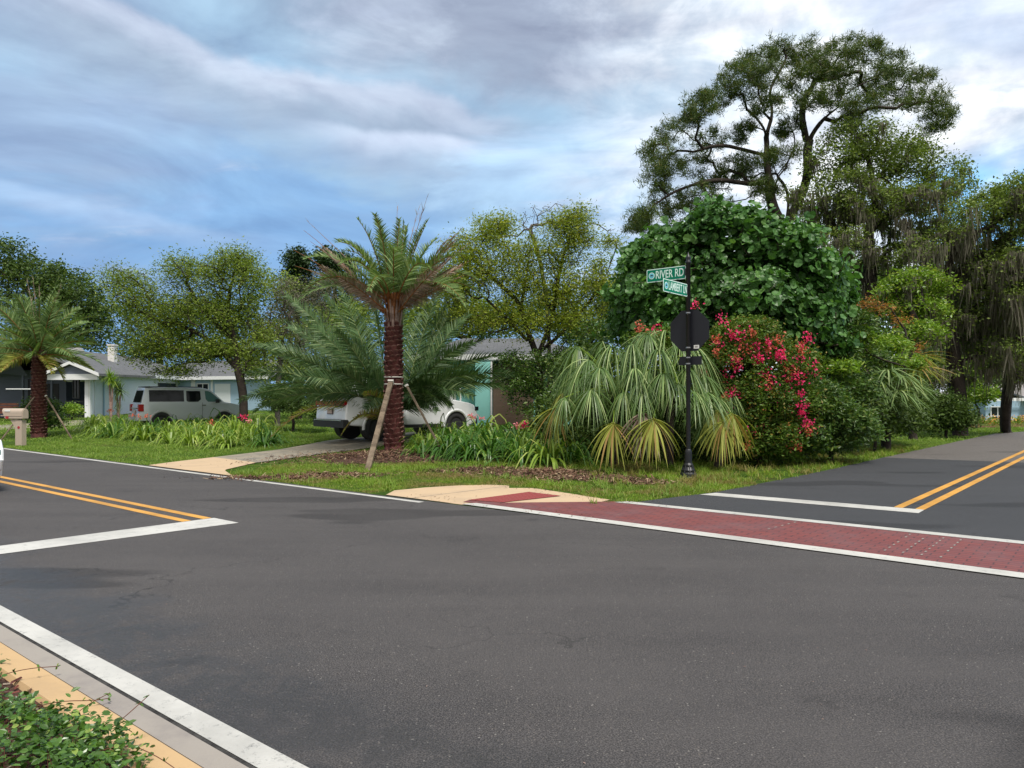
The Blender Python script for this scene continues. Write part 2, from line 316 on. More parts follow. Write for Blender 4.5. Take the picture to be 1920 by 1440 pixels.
M['lf_olive'] = leafmat('olive tree leaf', (0.060, 0.10, 0.012), (0.20, 0.28, 0.035), (0.34, 0.40, 0.10), 0.15, 0.35, 0.5, 0.5)
M['lf_yel'] = leafmat('yellow green tree leaf', (0.085, 0.125, 0.010), (0.26, 0.33, 0.030), (0.42, 0.42, 0.06), 0.15, 0.35, 0.5, 0.5)
M['lf_grey'] = leafmat('greyish twigs', (0.075, 0.075, 0.048), (0.17, 0.16, 0.115), (0.11, 0.13, 0.05), 0.3, 0.2)
M['lf_oak'] = leafmat('live oak leaf', (0.045, 0.078, 0.012), (0.16, 0.23, 0.038), (0.28, 0.35, 0.09), 0.15, 0.3)
M['needle'] = leafmat('pine needles', (0.024, 0.050, 0.010), (0.090, 0.135, 0.024), (0.16, 0.15, 0.03), 0.10, 0.25, 0.5, 0.35)
M['cedar'] = leafmat('cedar leaf', (0.012, 0.032, 0.012), (0.042, 0.082, 0.026), None, 0, 0.2)
M['grape'] = leafmat('sea grape leaf', (0.024, 0.075, 0.016), (0.085, 0.205, 0.045), (0.16, 0.31, 0.08), 0.10, 0.28, 0.42, 0.7, 0.45)
M['bush'] = leafmat('shrub leaf', (0.022, 0.06, 0.012), (0.085, 0.16, 0.026), (0.19, 0.25, 0.05), 0.12, 0.28, 0.42, 1.2, 0.5)
M['bush_bright'] = leafmat('bright shrub leaf', (0.06, 0.13, 0.010), (0.19, 0.32, 0.026), (0.32, 0.40, 0.06), 0.18, 0.35, 0.42, 1.2, 0.5)
M['boug'] = leafmat('bougainvillea leaf', (0.028, 0.07, 0.010), (0.11, 0.19, 0.022), (0.26, 0.20, 0.045), 0.10, 0.28, 0.48, 1.2)
M['cover'] = leafmat('ground cover leaf', (0.018, 0.055, 0.010), (0.09, 0.19, 0.026), (0.28, 0.38, 0.08), 0.08, 0.25, 0.32, 3.0, 0.6)
M['moss'] = leafmat('spanish moss', (0.065, 0.058, 0.042), (0.19, 0.175, 0.135), (0.12, 0.14, 0.07), 0.2, 0.25, 0.9)
M['pink'] = leafmat('crimson petals', (0.52, 0.010, 0.085), (0.78, 0.040, 0.20), (0.65, 0.04, 0.07), 0.2, 0.3, 0.5)
M['coral'] = leafmat('coral petals', (0.40, 0.07, 0.045), (0.62, 0.16, 0.10), (0.5, 0.05, 0.06), 0.2, 0.3, 0.5)
M['lilypink'] = leafmat('pink lily petals', (0.62, 0.10, 0.17), (0.80, 0.32, 0.36), None, 0, 0.3, 0.5)
M['orangeleaf'] = leafmat('orange new leaf', (0.26, 0.09, 0.025), (0.42, 0.19, 0.05), (0.2, 0.2, 0.05), 0.3, 0.3)
M['orangeflower'] = leafmat('orange petals', (0.70, 0.24, 0.03), (0.85, 0.48, 0.10), (0.75, 0.6, 0.3), 0.2, 0.2)
M['black'] = paint('black powder coat', (0.008, 0.009, 0.012), 0.38, spec=0.5)
M['signback'] = paint('sign back paint', (0.009, 0.010, 0.016), 0.5, spec=0.4)
M['signgreen'] = paint('sign green', (0.0, 0.19, 0.11), 0.5, spec=0.15)
M['signwhite'] = paint('sign white', (0.66, 0.84, 0.78), 0.5, spec=0.15, dirt=0.03)
M['signblue'] = paint('sign emblem blue', (0.12, 0.50, 0.62), 0.4)
M['sticker'] = paint('white sticker', (0.75, 0.75, 0.72), 0.5)
M['steel'] = paint('steel band', (0.35, 0.35, 0.36), 0.3, 0.9)
M['silver'] = paint('silver car paint', (0.58, 0.61, 0.63), 0.36, 0.2, 0.5, dirt=0.05)
M['cladding'] = paint('grey cladding', (0.44, 0.45, 0.44), 0.55, dirt=0.06)
M['carwhite'] = paint('white car paint', (0.74, 0.76, 0.78), 0.25, 0.0, 0.8, dirt=0.03)
M['darkplastic'] = paint('dark plastic', (0.02, 0.02, 0.022), 0.6)
M['chrome'] = paint('chrome trim', (0.6, 0.6, 0.6), 0.2, 1.0, dirt=0.02)
M['tyre'] = paint('tyre rubber', (0.014, 0.014, 0.014), 0.85)
M['rim'] = paint('alloy rim', (0.42, 0.42, 0.43), 0.35, 0.8)
M['glass'] = glassmat('car glass')
M['glass_teal'] = glassmat('light car glass', (0.10, 0.20, 0.19), 0.1)
M['winglass'] = glassmat('window glass', (0.02, 0.025, 0.03), 0.08)
M['redlamp'] = paint('red lamp lens', (0.35, 0.012, 0.014), 0.2)
M['plate'] = paint('number plate', (0.55, 0.42, 0.40), 0.5)
M['plateink'] = paint('plate ink', (0.12, 0.09, 0.10), 0.5)
M['wallwhite'] = siding('white painted siding', (0.84, 0.84, 0.90), 0.22, 0.7, 0.1)
M['wallblue'] = siding('pale blue siding', (0.33, 0.47, 0.60), 0.2, 0.7, 0.3)
M['wallnavy'] = siding('slate blue siding', (0.14, 0.16, 0.215), 0.2, 0.7, 0.5)
M['wallteal'] = siding('teal stucco', (0.26, 0.60, 0.56), 0.9, 0.8, 0.05)
M['wallbrown'] = siding('brown panel', (0.13, 0.085, 0.06), 0.45, 0.75, 0.5)
M['trim'] = paint('white trim', (0.74, 0.75, 0.76), 0.55, dirt=0.08)
M['garage'] = siding('white garage door', (0.68, 0.72, 0.76), 0.5, 0.5, 0.6)
M['roof'] = shingle('grey shingles', (0.135, 0.14, 0.15))
M['roof_tan'] = shingle('pale grey shingles', (0.36, 0.34, 0.34))
M['chimney'] = rough_mat('white chimney brick', (0.55, 0.53, 0.5), (0.68, 0.67, 0.64), 4)
M['mailbox'] = paint('beige plastic', (0.43, 0.35, 0.28), 0.55, dirt=0.15)
M['wood'] = rough_mat('weathered lumber', (0.075, 0.055, 0.038), (0.20, 0.155, 0.11), 4, 0.9, 25, 0.6, 0.01)
M['woodbrown'] = rough_mat('brown wood', (0.07, 0.025, 0.015), (0.14, 0.055, 0.035), 4, 0.8, 25, 0.4, 0.01)
M['iron'] = paint('black iron', (0.01, 0.01, 0.012), 0.5)
M['strap'] = paint('white strap', (0.62, 0.6, 0.55), 0.6)
M['fencewhite'] = paint('white vinyl fence', (0.75, 0.76, 0.77), 0.5)
M['redflag'] = paint('red reflector', (0.35, 0.02, 0.03), 0.4)

# ------------------------------------------------------------------ mesh collector
class MB:
    def __init__(s): s.v = []; s.f = []; s.m = []; s.n = 0
    def add(s, V, F, mi=0):
        V = np.asarray(V, float).reshape(-1, 3)
        s.v.append(V)
        if isinstance(F, np.ndarray): s.f.append(F + s.n); s.m.append(np.full(len(F), mi))
        else:
            for q in F: s.f.append(np.asarray([q]) + s.n); s.m.append(np.array([mi]))
        s.n += len(V)
    def mesh(s, name, mats, smooth=False):
        me = bpy.data.meshes.new(name)
        V = np.concatenate(s.v) if s.v else np.zeros((0, 3))
        lens = np.concatenate([np.full(len(F), F.shape[1]) for F in s.f]); idx = np.concatenate([F.ravel() for F in s.f])
        me.vertices.add(len(V)); me.vertices.foreach_set('co', V.ravel())
        me.loops.add(len(idx)); me.loops.foreach_set('vertex_index', idx.astype(np.int32))
        me.polygons.add(len(lens))
        st = np.concatenate([[0], np.cumsum(lens)[:-1]])
        me.polygons.foreach_set('loop_start', st.astype(np.int32)); me.polygons.foreach_set('loop_total', lens.astype(np.int32))
        me.polygons.foreach_set('material_index', np.concatenate(s.m).astype(np.int32))
        me.polygons.foreach_set('use_smooth', np.full(len(lens), bool(smooth)))
        me.update(); me.validate()
        for m in (mats if isinstance(mats, (list, tuple)) else [mats]): me.materials.append(M[m] if isinstance(m, str) else m)
        return me
    def build(s, name, mats, parent=None, smooth=False, loc=None):
        o = bpy.data.objects.new(name, s.mesh(name, mats, smooth)); C.objects.link(o)
        if parent is not None:
            o.parent = parent
        if loc is not None: o.location = loc
        return o
    # shapes
    def box(s, c, size, rz=0.0, mi=0, rot=None):
        x, y, z = [k / 2 for k in size]
        V = np.array([(-x, -y, -z), (x, -y, -z), (x, y, -z), (-x, y, -z), (-x, -y, z), (x, -y, z), (x, y, z), (-x, y, z)])
        Rm = np.array((rot or Matrix.Rotation(rz, 3, 'Z')))
        V = V @ Rm.T + np.array(c)
        s.add(V, np.array([(0, 3, 2, 1), (4, 5, 6, 7), (0, 1, 5, 4), (1, 2, 6, 5), (2, 3, 7, 6), (3, 0, 4, 7)]), mi)
    def tube(s, P, rad, n=8, mi=0, cap=True):
        P = np.asarray([tuple(p) for p in P], float); k = len(P)
        rad = np.full(k, rad) if np.isscalar(rad) else np.asarray(rad, float)
        T = np.gradient(P, axis=0); T /= np.linalg.norm(T, axis=1)[:, None] + 1e-9
        ref = np.array([0.0, 0.0, 1.0]) if abs(T[0][2]) < 0.9 else np.array([1.0, 0.0, 0.0])
        A = np.cross(T[0], ref); A /= np.linalg.norm(A)
        ang = np.arange(n) * 2 * math.pi / n; V = []
        for i in range(k):
            A = A - T[i] * (A @ T[i]); A /= np.linalg.norm(A) + 1e-9
            B = np.cross(T[i], A)
            V.append(P[i] + rad[i] * (np.cos(ang)[:, None] * A + np.sin(ang)[:, None] * B))
        V = np.concatenate(V); j = np.arange(n); jn = (j + 1) % n
        F = np.concatenate([np.stack([i * n + j, i * n + jn, (i + 1) * n + jn, (i + 1) * n + j], 1) for i in range(k - 1)])
        s.add(V, F, mi)
        if cap:
            s.add(V[:n], np.arange(n)[::-1].reshape(1, -1), mi); s.add(V[-n:], np.arange(n).reshape(1, -1), mi)
    def lathe(s, prof, n=16, c=(0, 0, 0), mi=0):
        ang = np.arange(n) * 2 * math.pi / n; V = []
        for r, z in prof: V.append(np.stack([c[0] + r * np.cos(ang), c[1] + r * np.sin(ang), np.full(n, c[2] + z)], 1))
        V = np.concatenate(V); j = np.arange(n); jn = (j + 1) % n
        s.add(V, np.concatenate([np.stack([i * n + j, i * n + jn, (i + 1) * n + jn, (i + 1) * n + j], 1) for i in range(len(prof) - 1)]), mi)
        s.add(V[-n:], np.arange(n).reshape(1, -1), mi)
    def poly(s, P, z0, z1, mi=0):
        """vertical prism over a plan polygon"""
        n = len(P); V = [(x, y, z0) for x, y in P] + [(x, y, z1) for x, y in P]
        F = [list(range(n))[::-1], list(range(n, 2 * n))] + [[i, (i + 1) % n, n + (i + 1) % n, n + i] for i in range(n)]
        s.add(V, F, mi)
    def sheet(s, P, z, mi=0): s.add([(x, y, z) for x, y in P], [list(range(len(P)))], mi)
    def stamp(s, T, F, P, A, N, L, Wd, mi=0):
        """copies of a small template (along, side, normal) at P"""
        T = np.asarray(T, float); k = len(T); n = len(P)
        A = A / (np.linalg.norm(A, axis=1)[:, None] + 1e-9)
        N = N - A * np.sum(A * N, 1)[:, None]; N /= np.linalg.norm(N, axis=1)[:, None] + 1e-9
        B = np.cross(N, A)
        V = P[:, None, :] + A[:, None, :] * (T[None, :, 0, None] * L[:, None, None]) + B[:, None, :] * (T[None, :, 1, None] * Wd[:, None, None]) + N[:, None, :] * (T[None, :, 2, None] * Wd[:, None, None])
        F = np.asarray(F); FF = (F[None] + (np.arange(n) * k)[:, None, None]).reshape(-1, F.shape[1])
        s.add(V.reshape(-1, 3), FF, mi)
    def ribbons(s, P, Dr, L, Wd, droop, segs=4, mi=0, side=None, taper=0.15, base=1.0, power=1.0):
        """tapering strips from P along Dr that bend down by droop"""
        n = len(P); P = P.copy(); Dr = Dr / (np.linalg.norm(Dr, axis=1)[:, None] + 1e-9)
        if side is None:
            side = np.cross(Dr, np.array([0, 0, 1.0])); bad = np.linalg.norm(side, axis=1) < 0.2
            side[bad] = np.array([1.0, 0.3, 0])
        side = side / (np.linalg.norm(side, axis=1)[:, None] + 1e-9)
        rows = []
        for k in range(segs + 1):
            tt = k / segs
            w = Wd * (base + (1 - base) * min(1, tt * 4)) * (1 - (1 - taper) * tt ** 1.7)
            rows.append(np.stack([P - side * w[:, None] / 2, P + side * w[:, None] / 2], 1))
            d = Dr.copy(); d[:, 2] -= droop * ((tt + 0.5 / segs) ** power) * 2.0
            d /= np.linalg.norm(d, axis=1)[:, None] + 1e-9
            P = P + d * (L / segs)[:, None]
        V = np.stack(rows, 1).reshape(n, -1, 3); m = V.shape[1]
        f = np.array([(2 * k, 2 * k + 1, 2 * k + 3, 2 * k + 2) for k in range(segs)])
        FF = (f[None] + (np.arange(n) * m)[:, None, None]).reshape(-1, 4)
        s.add(V.reshape(-1, 3), FF, mi)

LEAF = ([(0, 0, 0), (0.45, -0.5, 0.12), (1, 0, -0.05), (0.45, 0.5, 0.12)], [(0, 1, 2, 3)])
BROAD = ([(0, 0, 0), (0.3, -0.45, 0.1), (0.7, -0.4, 0.1), (1, 0, -0.1), (0.7, 0.4, 0.1), (0.3, 0.45, 0.1)], [(0, 1, 2, 3), (0, 3, 4, 5)])
ROUND = ([(0.5, 0, -0.08)] + [(0.5 - 0.5 * math.cos(a * math.pi / 4), 0.5 * math.sin(a * math.pi / 4), 0.04 * ((a % 2) * 2 - 1)) for a in range(8)],
         [(0, 1 + a, 1 + (a + 1) % 8) for a in range(8)])
NEEDLE = ([(0, -0.5, 0), (0, 0.5, 0), (1, 0, 0)], [(0, 1, 2)])

def rng(seed): return np.random.default_rng(seed)
def rdir(r, n, up=0.0):
    d = r.normal(size=(n, 3)); d[:, 2] += up
    return d / (np.linalg.norm(d, axis=1)[:, None] + 1e-9)

def tag(o, label=None, cat=None, group=None, kind=None):
    for k, v in (('label', label), ('category', cat), ('group', group), ('kind', kind)):
        if v: o[k] = v
    return o
def thing(name, label, cat, loc=(0, 0, 0), rz=0.0, group=None):
    o = bpy.data.objects.new(name, None); C.objects.link(o); o.empty_display_size = 0.3
    o.location = loc; o.rotation_euler = (0, 0, rz)
    return tag(o, label, cat, group)
def bm_obj(bm, name, mats, parent=None, smooth=False):
    me = bpy.data.meshes.new(name); bm.to_mesh(me); bm.free()
    for m in (mats if isinstance(mats, (list, tuple)) else [mats]): me.materials.append(M[m])
    me.polygons.foreach_set('use_smooth', np.full(len(me.polygons), bool(smooth)))
    o = bpy.data.objects.new(name, me); C.objects.link(o); o.parent = parent
    return o

# ------------------------------------------------------------------ the setting: ground and roads
def axis(lo, hi, step, far):
    a = list(np.arange(lo, hi + 0.01, step)); d = step; x = hi
    while x < far: d *= 1.35; x += d; a.append(x)
    d = step; x = lo; pre = []
    while x > -far: d *= 1.35; x -= d; pre.append(x)
    return np.array(pre[::-1] + a)
xs = axis(-34, 34, 0.8, 900); ys = axis(-4, 66, 0.8, 900)
X, Y = np.meshgrid(xs, ys); Z = hgt(X, Y) - 0.004
mb = MB(); nx, ny = len(xs), len(ys)
idx = np.arange(nx * ny).reshape(ny, nx)
mb.add(np.stack([X.ravel(), Y.ravel(), Z.ravel()], 1), np.stack([idx[:-1, :-1].ravel(), idx[:-1, 1:].ravel(), idx[1:, 1:].ravel(), idx[1:, :-1].ravel()], 1))
tag(mb.build('ground', 'soil', smooth=True), kind='structure')

def quad(a0, a1, b0, b1): return [ab(a0, b0), ab(a1, b0), ab(a1, b1), ab(a0, b1)]
def strip(name, mat, P, z, kind='structure'):
    m = MB(); m.sheet(P, z); return tag(m.build(name, mat), kind=kind)
strip('road', 'asphalt', quad(-160, 160, 1.70, 8.06), 0.000 + 0.001)
strip('side_road', 'asphalt_new', [ab(-6.15, 8.06), ab(1.5, 8.06), ab(0.9, 22.6), ab(-5.0, 21.6), ab(-5.10, 16.5), ab(-5.35, 12), ab(-5.75, 10.2)], 0.001)
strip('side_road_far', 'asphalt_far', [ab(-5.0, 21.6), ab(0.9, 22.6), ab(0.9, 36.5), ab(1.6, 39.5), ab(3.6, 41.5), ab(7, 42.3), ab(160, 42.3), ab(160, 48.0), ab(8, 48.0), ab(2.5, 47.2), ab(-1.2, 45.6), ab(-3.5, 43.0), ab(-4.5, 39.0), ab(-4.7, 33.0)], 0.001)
tag(bpy.data.objects['side_road_far'])
def marks(name, mat, quads, z=0.005):
    m = MB()
    for P in quads: m.sheet(P, z)
    return tag(m.build(name, mat), kind='structure')
marks('road_marking_edge_line', 'white', [quad(-160, -8.28, 7.83, 7.95), quad(-160, 160, 1.785, 1.925)])
marks('road_marking_yellow_line', 'yellow', [quad(-160, -9.35, 4.98, 5.10), quad(-160, -9.35, 4.70, 4.82)])
marks('road_marking_stop_line', 'white', [[ab(-9.35, 2.0), ab(-8.88, 2.0), ab(-8.72, 5.12), ab(-9.33, 5.12)], [ab(-5.42, 11.42), ab(-2.22, 11.50), ab(-2.22, 11.90), ab(-5.30, 11.80)]])
marks('side_road_yellow_line', 'yellow', [[ab(-2.62, 11.91), ab(-2.50, 11.91), ab(-2.20, 34), ab(-2.32, 34)], [ab(-2.34, 11.91), ab(-2.22, 11.91), ab(-1.92, 34), ab(-2.04, 34)]])
strip('crosswalk_paving', 'brick', [ab(-7.80, 8.30), ab(1.6, 8.08), ab(1.5, 9.79), ab(-6.05, 9.79), ab(-7.28, 8.62), ab(-7.86, 8.46)], 0.009)
marks('crosswalk_line', 'white', [[ab(-7.65, 8.10), ab(1.6, 7.86), ab(1.6, 8.10), ab(-7.55, 8.32)], [ab(-6.0, 9.72), ab(1.5, 9.78), ab(1.5, 9.97), ab(-5.9, 9.93)]], 0.013)
# thin plastic guide dashes worn across the brick
m = MB()
for j in range(4):
    for k in range(7):
        a0 = -1.95 + j * 0.17; b0 = 8.42 + k * 0.19
        if (j * 7 + k) % 9 != 4: m.sheet(quad(a0, a0 + 0.018, b0, b0 + 0.07), 0.013)
for k in range(5): m.sheet(quad(-3.35 + k * 0.02, -3.33 + k * 0.02, 8.9 + k * 0.17, 8.97 + k * 0.17), 0.013)
tag(m.build('crosswalk_wear_mark', 'gutter'), kind='structure')
# kerb ramp
rampP = [ab(-9.35, 8.10), ab(-7.6, 8.10), ab(-6.2, 9.62), ab(-6.22, 9.95), ab(-7.0, 10.15), ab(-7.95, 10.35), ab(-8.6, 10.40), ab(-9.0, 10.28), ab(-9.35, 9.85), ab(-9.6, 9.2), ab(-9.7, 8.6)]
strip('kerb_ramp', 'ramp', rampP, 0.004)
marks('kerb_ramp_tactile_pad', 'tactile', [[ab(-7.88, 8.47), ab(-7.29, 8.63), ab(-7.05, 9.80), ab(-7.76, 9.86)]], 0.013)
m = MB()
for i in range(6):
    for j in range(14):
        f, g = (i + .5) / 6, (j + .5) / 14; A0_ = np.array(ab(-7.88, 8.47)) * (1 - f) + np.array(ab(-7.29, 8.63)) * f; A1_ = np.array(ab(-7.76, 9.86)) * (1 - f) + np.array(ab(-7.05, 9.80)) * f
        q = A0_ * (1 - g) + A1_ * g; m.lathe([(0.020, 0.0), (0.012, 0.008)], 6, (q[0], q[1], 0.0135))
tag(m.build('kerb_ramp_tactile_dots', 'tactile'), kind='structure')
strip('kerb_ramp_joint', 'joint', [ab(-9.35, 8.09), ab(-7.9, 8.09), ab(-7.9, 8.105), ab(-9.35, 8.115)], 0.008)
strip('kerb_ramp_seam', 'gutter', [ab(-8.75, 8.11), ab(-8.735, 8.11), ab(-8.585, 10.38), ab(-8.60, 10.38)], 0.008)
# near gutter and curb
m = MB()
def bar_ab(m, a0, a1, b0, b1, z0, z1, mi=0): m.poly(quad(a0, a1, b0, b1), z0, z1, mi)
bar_ab(m, -60, 60, 1.765, 1.785, -0.1, 0.002); tag(m.build('road_joint', 'joint'), kind='structure')
m = MB(); bar_ab(m, -60, 60, 1.64, 1.763, -0.1, 0.003); tag(m.build('gutter', 'gutter'), kind='structure')
m = MB()
aa = np.arange(-60, 60.1, 3.0)
for a0, a1 in zip(aa[:-1], aa[1:]):
    P0 = [(1.638, 0.0), (1.625, 0.012), (1.46, 0.03), (1.44, 0.0)]
    V = [(*ab(a0 + 0.004, b), z) for b, z in P0] + [(*ab(a1 - 0.004, b), z) for b, z in P0]
    m.add(V, [[0, 1, 2, 3], [7, 6, 5, 4]] + [[i, i + 4, (i + 1) % 4 + 4, (i + 1) % 4] for i in range(4)])
tag(m.build('kerb', 'tan'), kind='structure')
strip('planting_bed', 'mulch', quad(-60, 60, -6, 1.438), 0.004)
# driveway: a slab that follows the ground
def slab(name, mat, L0, L1, n=24, dz=0.012, kind='structure'):
    L0 = np.array(L0, float); L1 = np.array(L1, float)
    def res(L):
        d = np.concatenate([[0], np.cumsum(np.linalg.norm(np.diff(L, axis=0), axis=1))]); q = np.linspace(0, d[-1], n)
        return np.stack([np.interp(q, d, L[:, 0]), np.interp(q, d, L[:, 1])], 1)
    A, B = res(L0), res(L1); m = MB(); V = []; w = 8
    for k in range(w):
        P = A + (B - A) * k / (w - 1); V.append(np.stack([P[:, 0], P[:, 1], hgt(P[:, 0], P[:, 1]) + dz], 1))
    V = np.concatenate(V); F = [(k * n + i, k * n + i + 1, (k + 1) * n + i + 1, (k + 1) * n + i) for k in range(w - 1) for i in range(n - 1)]
    m.add(V, np.array(F)); return tag(m.build(name, mat, smooth=True), kind=kind)
g2 = lambda u, v: tuple(ground(u, v)[:2])
slab('driveway_apron', 'ramp', [ab(-17.7, 8.08), g2(330, 866), g2(400, 858)], [ab(-14.0, 8.08), g2(420, 882), g2(480, 868)], 12, 0.012)
slab('driveway', 'drive', [g2(400, 858), g2(520, 844), (-5.9, 24.5), (-2.6, 28.2)], [g2(480, 868), g2(590, 853), (-3.9, 21.6), (0.4, 27.0)], 24, 0.012)
slab('far_driveway', 'drive', [(-30, 36), (-24, 44)], [(-26, 33), (-15, 45.5)], 16, 0.01)

# ------------------------------------------------------------------ vegetation builders
def sub_path(P, seg):
    P = [Vector(p) for p in P]; o = [P[0]]
    for a, b in zip(P[:-1], P[1:]):
        k = max(1, int(math.ceil((b - a).length / seg)))
        for i in range(1, k + 1): o.append(a.lerp(b, i / k))
    return o
def smooth_path(P, it=2):
    P = np.array([tuple(p) for p in P])
    for _ in range(it):
        Q = [P[0]]
        for a, b in zip(P[:-1], P[1:]): Q += [a * 0.75 + b * 0.25, a * 0.25 + b * 0.75]
        Q.append(P[-1]); P = np.array(Q)
    return [Vector(p) for p in P]

def grow(paths, tips, r, bf=0.25, seg=0.6, jit=0.10):
    """branches that reach every tip: nearest-cost attachment"""
    N = []; par = []; pl = []
    for pi, P in enumerate(paths):
        P = sub_path(smooth_path(P, 2), seg)
        if pi == 0: last = -1
        else:
            d = [(Vector(n) - P[0]).length for n in N]; last = int(np.argmin(d))
        for k, p in enumerate(P):
            if pi > 0 and k == 0: continue
            N.append(tuple(p)); par.append(last)
            pl.append(0 if last < 0 else pl[last] + (Vector(N[last]) - p).length); last = len(N) - 1
    T = np.asarray(tips, float); m = len(T); A = np.array(N); L = np.array(pl)
    dist = np.linalg.norm(T[:, None] - A[None], axis=2) + bf * L[None]
    zpen = np.maximum(0, A[None, :, 2] - T[:, None, 2]) * 0.4
    dist = dist + zpen
    best = dist.argmin(1); cost = dist.min(1); todo = np.ones(m, bool); tipnode = []
    for _ in range(m):
        c = np.where(todo, cost, 1e9); i = int(c.argmin()); j = int(best[i]); todo[i] = False
        a = np.array(N[j]); b = T[i]; d = np.linalg.norm(b - a); k = max(1, int(math.ceil(d / seg)))
        off = r.normal(size=3) * jit * d; last = j; new = []
        for q in range(1, k + 1):
            f = q / k; p = a + (b - a) * f + off * math.sin(math.pi * f) * (1 if k > 1 else 0)
            N.append(tuple(p)); par.append(last); pl.append(pl[last] + np.linalg.norm(p - np.array(N[last]))); last = len(N) - 1; new.append(last)
        tipnode.append(last)
        for q in new:
            p = np.array(N[q]); dd = np.linalg.norm(T - p, axis=1) + bf * pl[q] + np.maximum(0, p[2] - T[:, 2]) * 0.4
            u = dd < cost; cost = np.where(u, dd, cost); best = np.where(u, q, best)
    return np.array(N), np.array(par), tipnode

def branches(m, N, par, r0, rt, n_side=6, flare=1.25, mi=0):
    n = len(N); cnt = np.zeros(n); kids = [[] for _ in range(n)]
    for i in range(n):
        if par[i] >= 0: kids[par[i]].append(i)
    for i in range(n):
        if not kids[i]: cnt[i] = 1
    for i in range(n - 1, -1, -1):
        if par[i] >= 0: cnt[par[i]] += cnt[i]
    p = math.log(r0 / rt) / math.log(max(cnt[0], 2)); rad = rt * cnt ** p
    rad = np.minimum(rad, r0)
    stack = [(0, -1)]
    while stack:
        i, pr = stack.pop(); ch = [] if pr < 0 else [pr]; cur = i; ch.append(i)
        while kids[cur]:
            ks = sorted(kids[cur], key=lambda k: -cnt[k])
            for k in ks[1:]: stack.append((k, cur))
            cur = ks[0]; ch.append(cur)
        rr = rad[ch].copy()
        if pr >= 0: rr[0] = min(rr[0], rr[1] * 1.15)
        else: rr[0] *= flare
        if len(ch) >= 2: m.tube(N[ch], rr, n_side if rr[0] > 0.05 else 4, mi, cap=False)

def sample_blobs(blobs, r, surf=0.55):
    """blobs: (u, v, Y, ru, rv, depth radius, count) -> points"""
    T = []
    for u, v, Yd, ru, rv, rd, n in blobs:
        c = np.array(at(u, v, Yd)); d = rdir(r, n, 0.25); q = (surf + (1 - surf) * r.random((n, 1))) ** 0.7
        T.append(c + d * q * np.array([ru * Yd / FPX, rd, rv * Yd / FPX]))
    return np.concatenate(T)

def foliage(m, tips, r, per, spread, size, tmpl=LEAF, aspect=0.5, up=0.5, flat=0.7, mi=0, droop=0.0):
    n = len(tips) * per
    P = np.repeat(tips, per, axis=0) + r.normal(size=(n, 3)) * spread * np.array([1, 1, flat])
    A = rdir(r, n); A[:, 2] = A[:, 2] * 0.6 - droop
    Nn = rdir(r, n, up * 2); L = size * (0.6 + 0.8 * r.random(n))
    m.stamp(*tmpl, P, A, Nn, L, L * aspect, mi)

def tree(name, label, cat, trunk, blobs, leaf, seed, r0=0.25, rt=0.012, bark='bark', per=60, spread=0.28, size=0.11,
         tmpl=LEAF, aspect=0.5, limbs=(), bf=0.25, group=None, moss=0, mossmat='moss', seg=0.6, bare=0.0, extra=None, surf=0.5, up=0.5, mosslen=1.0, dens=1.0, mossz=None, grow_r=1.0):
    r = rng(seed); base = Vector(trunk[0]); o = np.array(base)
    blobs = [(b[0], b[1], b[2], b[3] * grow_r, b[4] * grow_r, b[5] * grow_r, int(b[6] * dens)) for b in blobs]; tips = sample_blobs(blobs, r, surf)
    N, par, tn = grow([trunk] + [list(l) for l in limbs], tips, r, bf, seg)
    root = thing(name, label, cat, base, 0, group)
    m = MB(); branches(m, N - o, par, r0, rt); m.build('trunk', bark, root, True)
    m = MB(); keep = tips[r.random(len(tips)) >= bare]
    foliage(m, keep - o, r, per, spread, size, tmpl, aspect, up)
    if extra: extra(m, keep - o, r)
    m.build('crown', leaf if isinstance(leaf, (list, tuple)) else [leaf], root)
    if moss:
        m = MB(); cand = N[(N[:, 2] > base.z + 2.0) & ((N[:, 2] < mossz) | (r.random(len(N)) < .12) if mossz else True)] - o
        moss = int(moss * 1.7); k = r.integers(0, len(cand), moss); per_m = 22; off = r.normal(size=(moss * per_m, 3)) * np.array([0.14, 0.14, 0.05])
        P = np.repeat(cand[k], per_m, 0) + off; q = np.exp(-(off[:, 0] ** 2 + off[:, 1] ** 2) / .03)
        Lk = np.repeat((0.25 + 1.15 * r.random(moss) ** 2) * mosslen, per_m) * (0.25 + 0.75 * q) * (.6 + .5 * r.random(moss * per_m))
        Dd = rdir(r, len(P)) * 0.22; Dd[:, 2] = -1
        Lk = np.minimum(Lk, np.maximum(0.1, P[:, 2] - 1.2))
        m.ribbons(P, Dd, Lk, np.full(len(P), 0.045) * (0.5 + r.random(len(P))), 0.0, 3, side=rdir(r, len(P)) * np.array([1, 1, 0]), taper=0.2)
        m.build('moss', mossmat, root)
    return root

def shrub(name, label, cat, blobs, leaf, seed, per=50, spread=0.12, size=0.09, tmpl=LEAF, aspect=0.5, group=None, base=None, r0=0.06, surf=0.75, up=0.5, bark='bark_dark'):
    r = rng(seed); tips = sample_blobs(blobs, r, surf)
    tips[:, 2] = np.maximum(tips[:, 2], hgt(tips[:, 0], tips[:, 1]) + 0.06)
    c = tips.mean(0)
    if base is None: base = Vector((c[0], c[1], float(hgt(c[0], c[1]))))
    o = np.array(base)
    N, par, tn = grow([[base, base + Vector((0.03, 0, 0.35))]], tips, r, 0.3, 0.5)
    root = thing(name, label, cat, base, 0, group)
    m = MB(); branches(m, N - o, par, r0, 0.006, 5); m.build('stem', bark, root, True)
    m = MB(); foliage(m, tips - o, r, per, spread, size, tmpl, aspect, up); m.build('foliage', leaf, root)
    return root

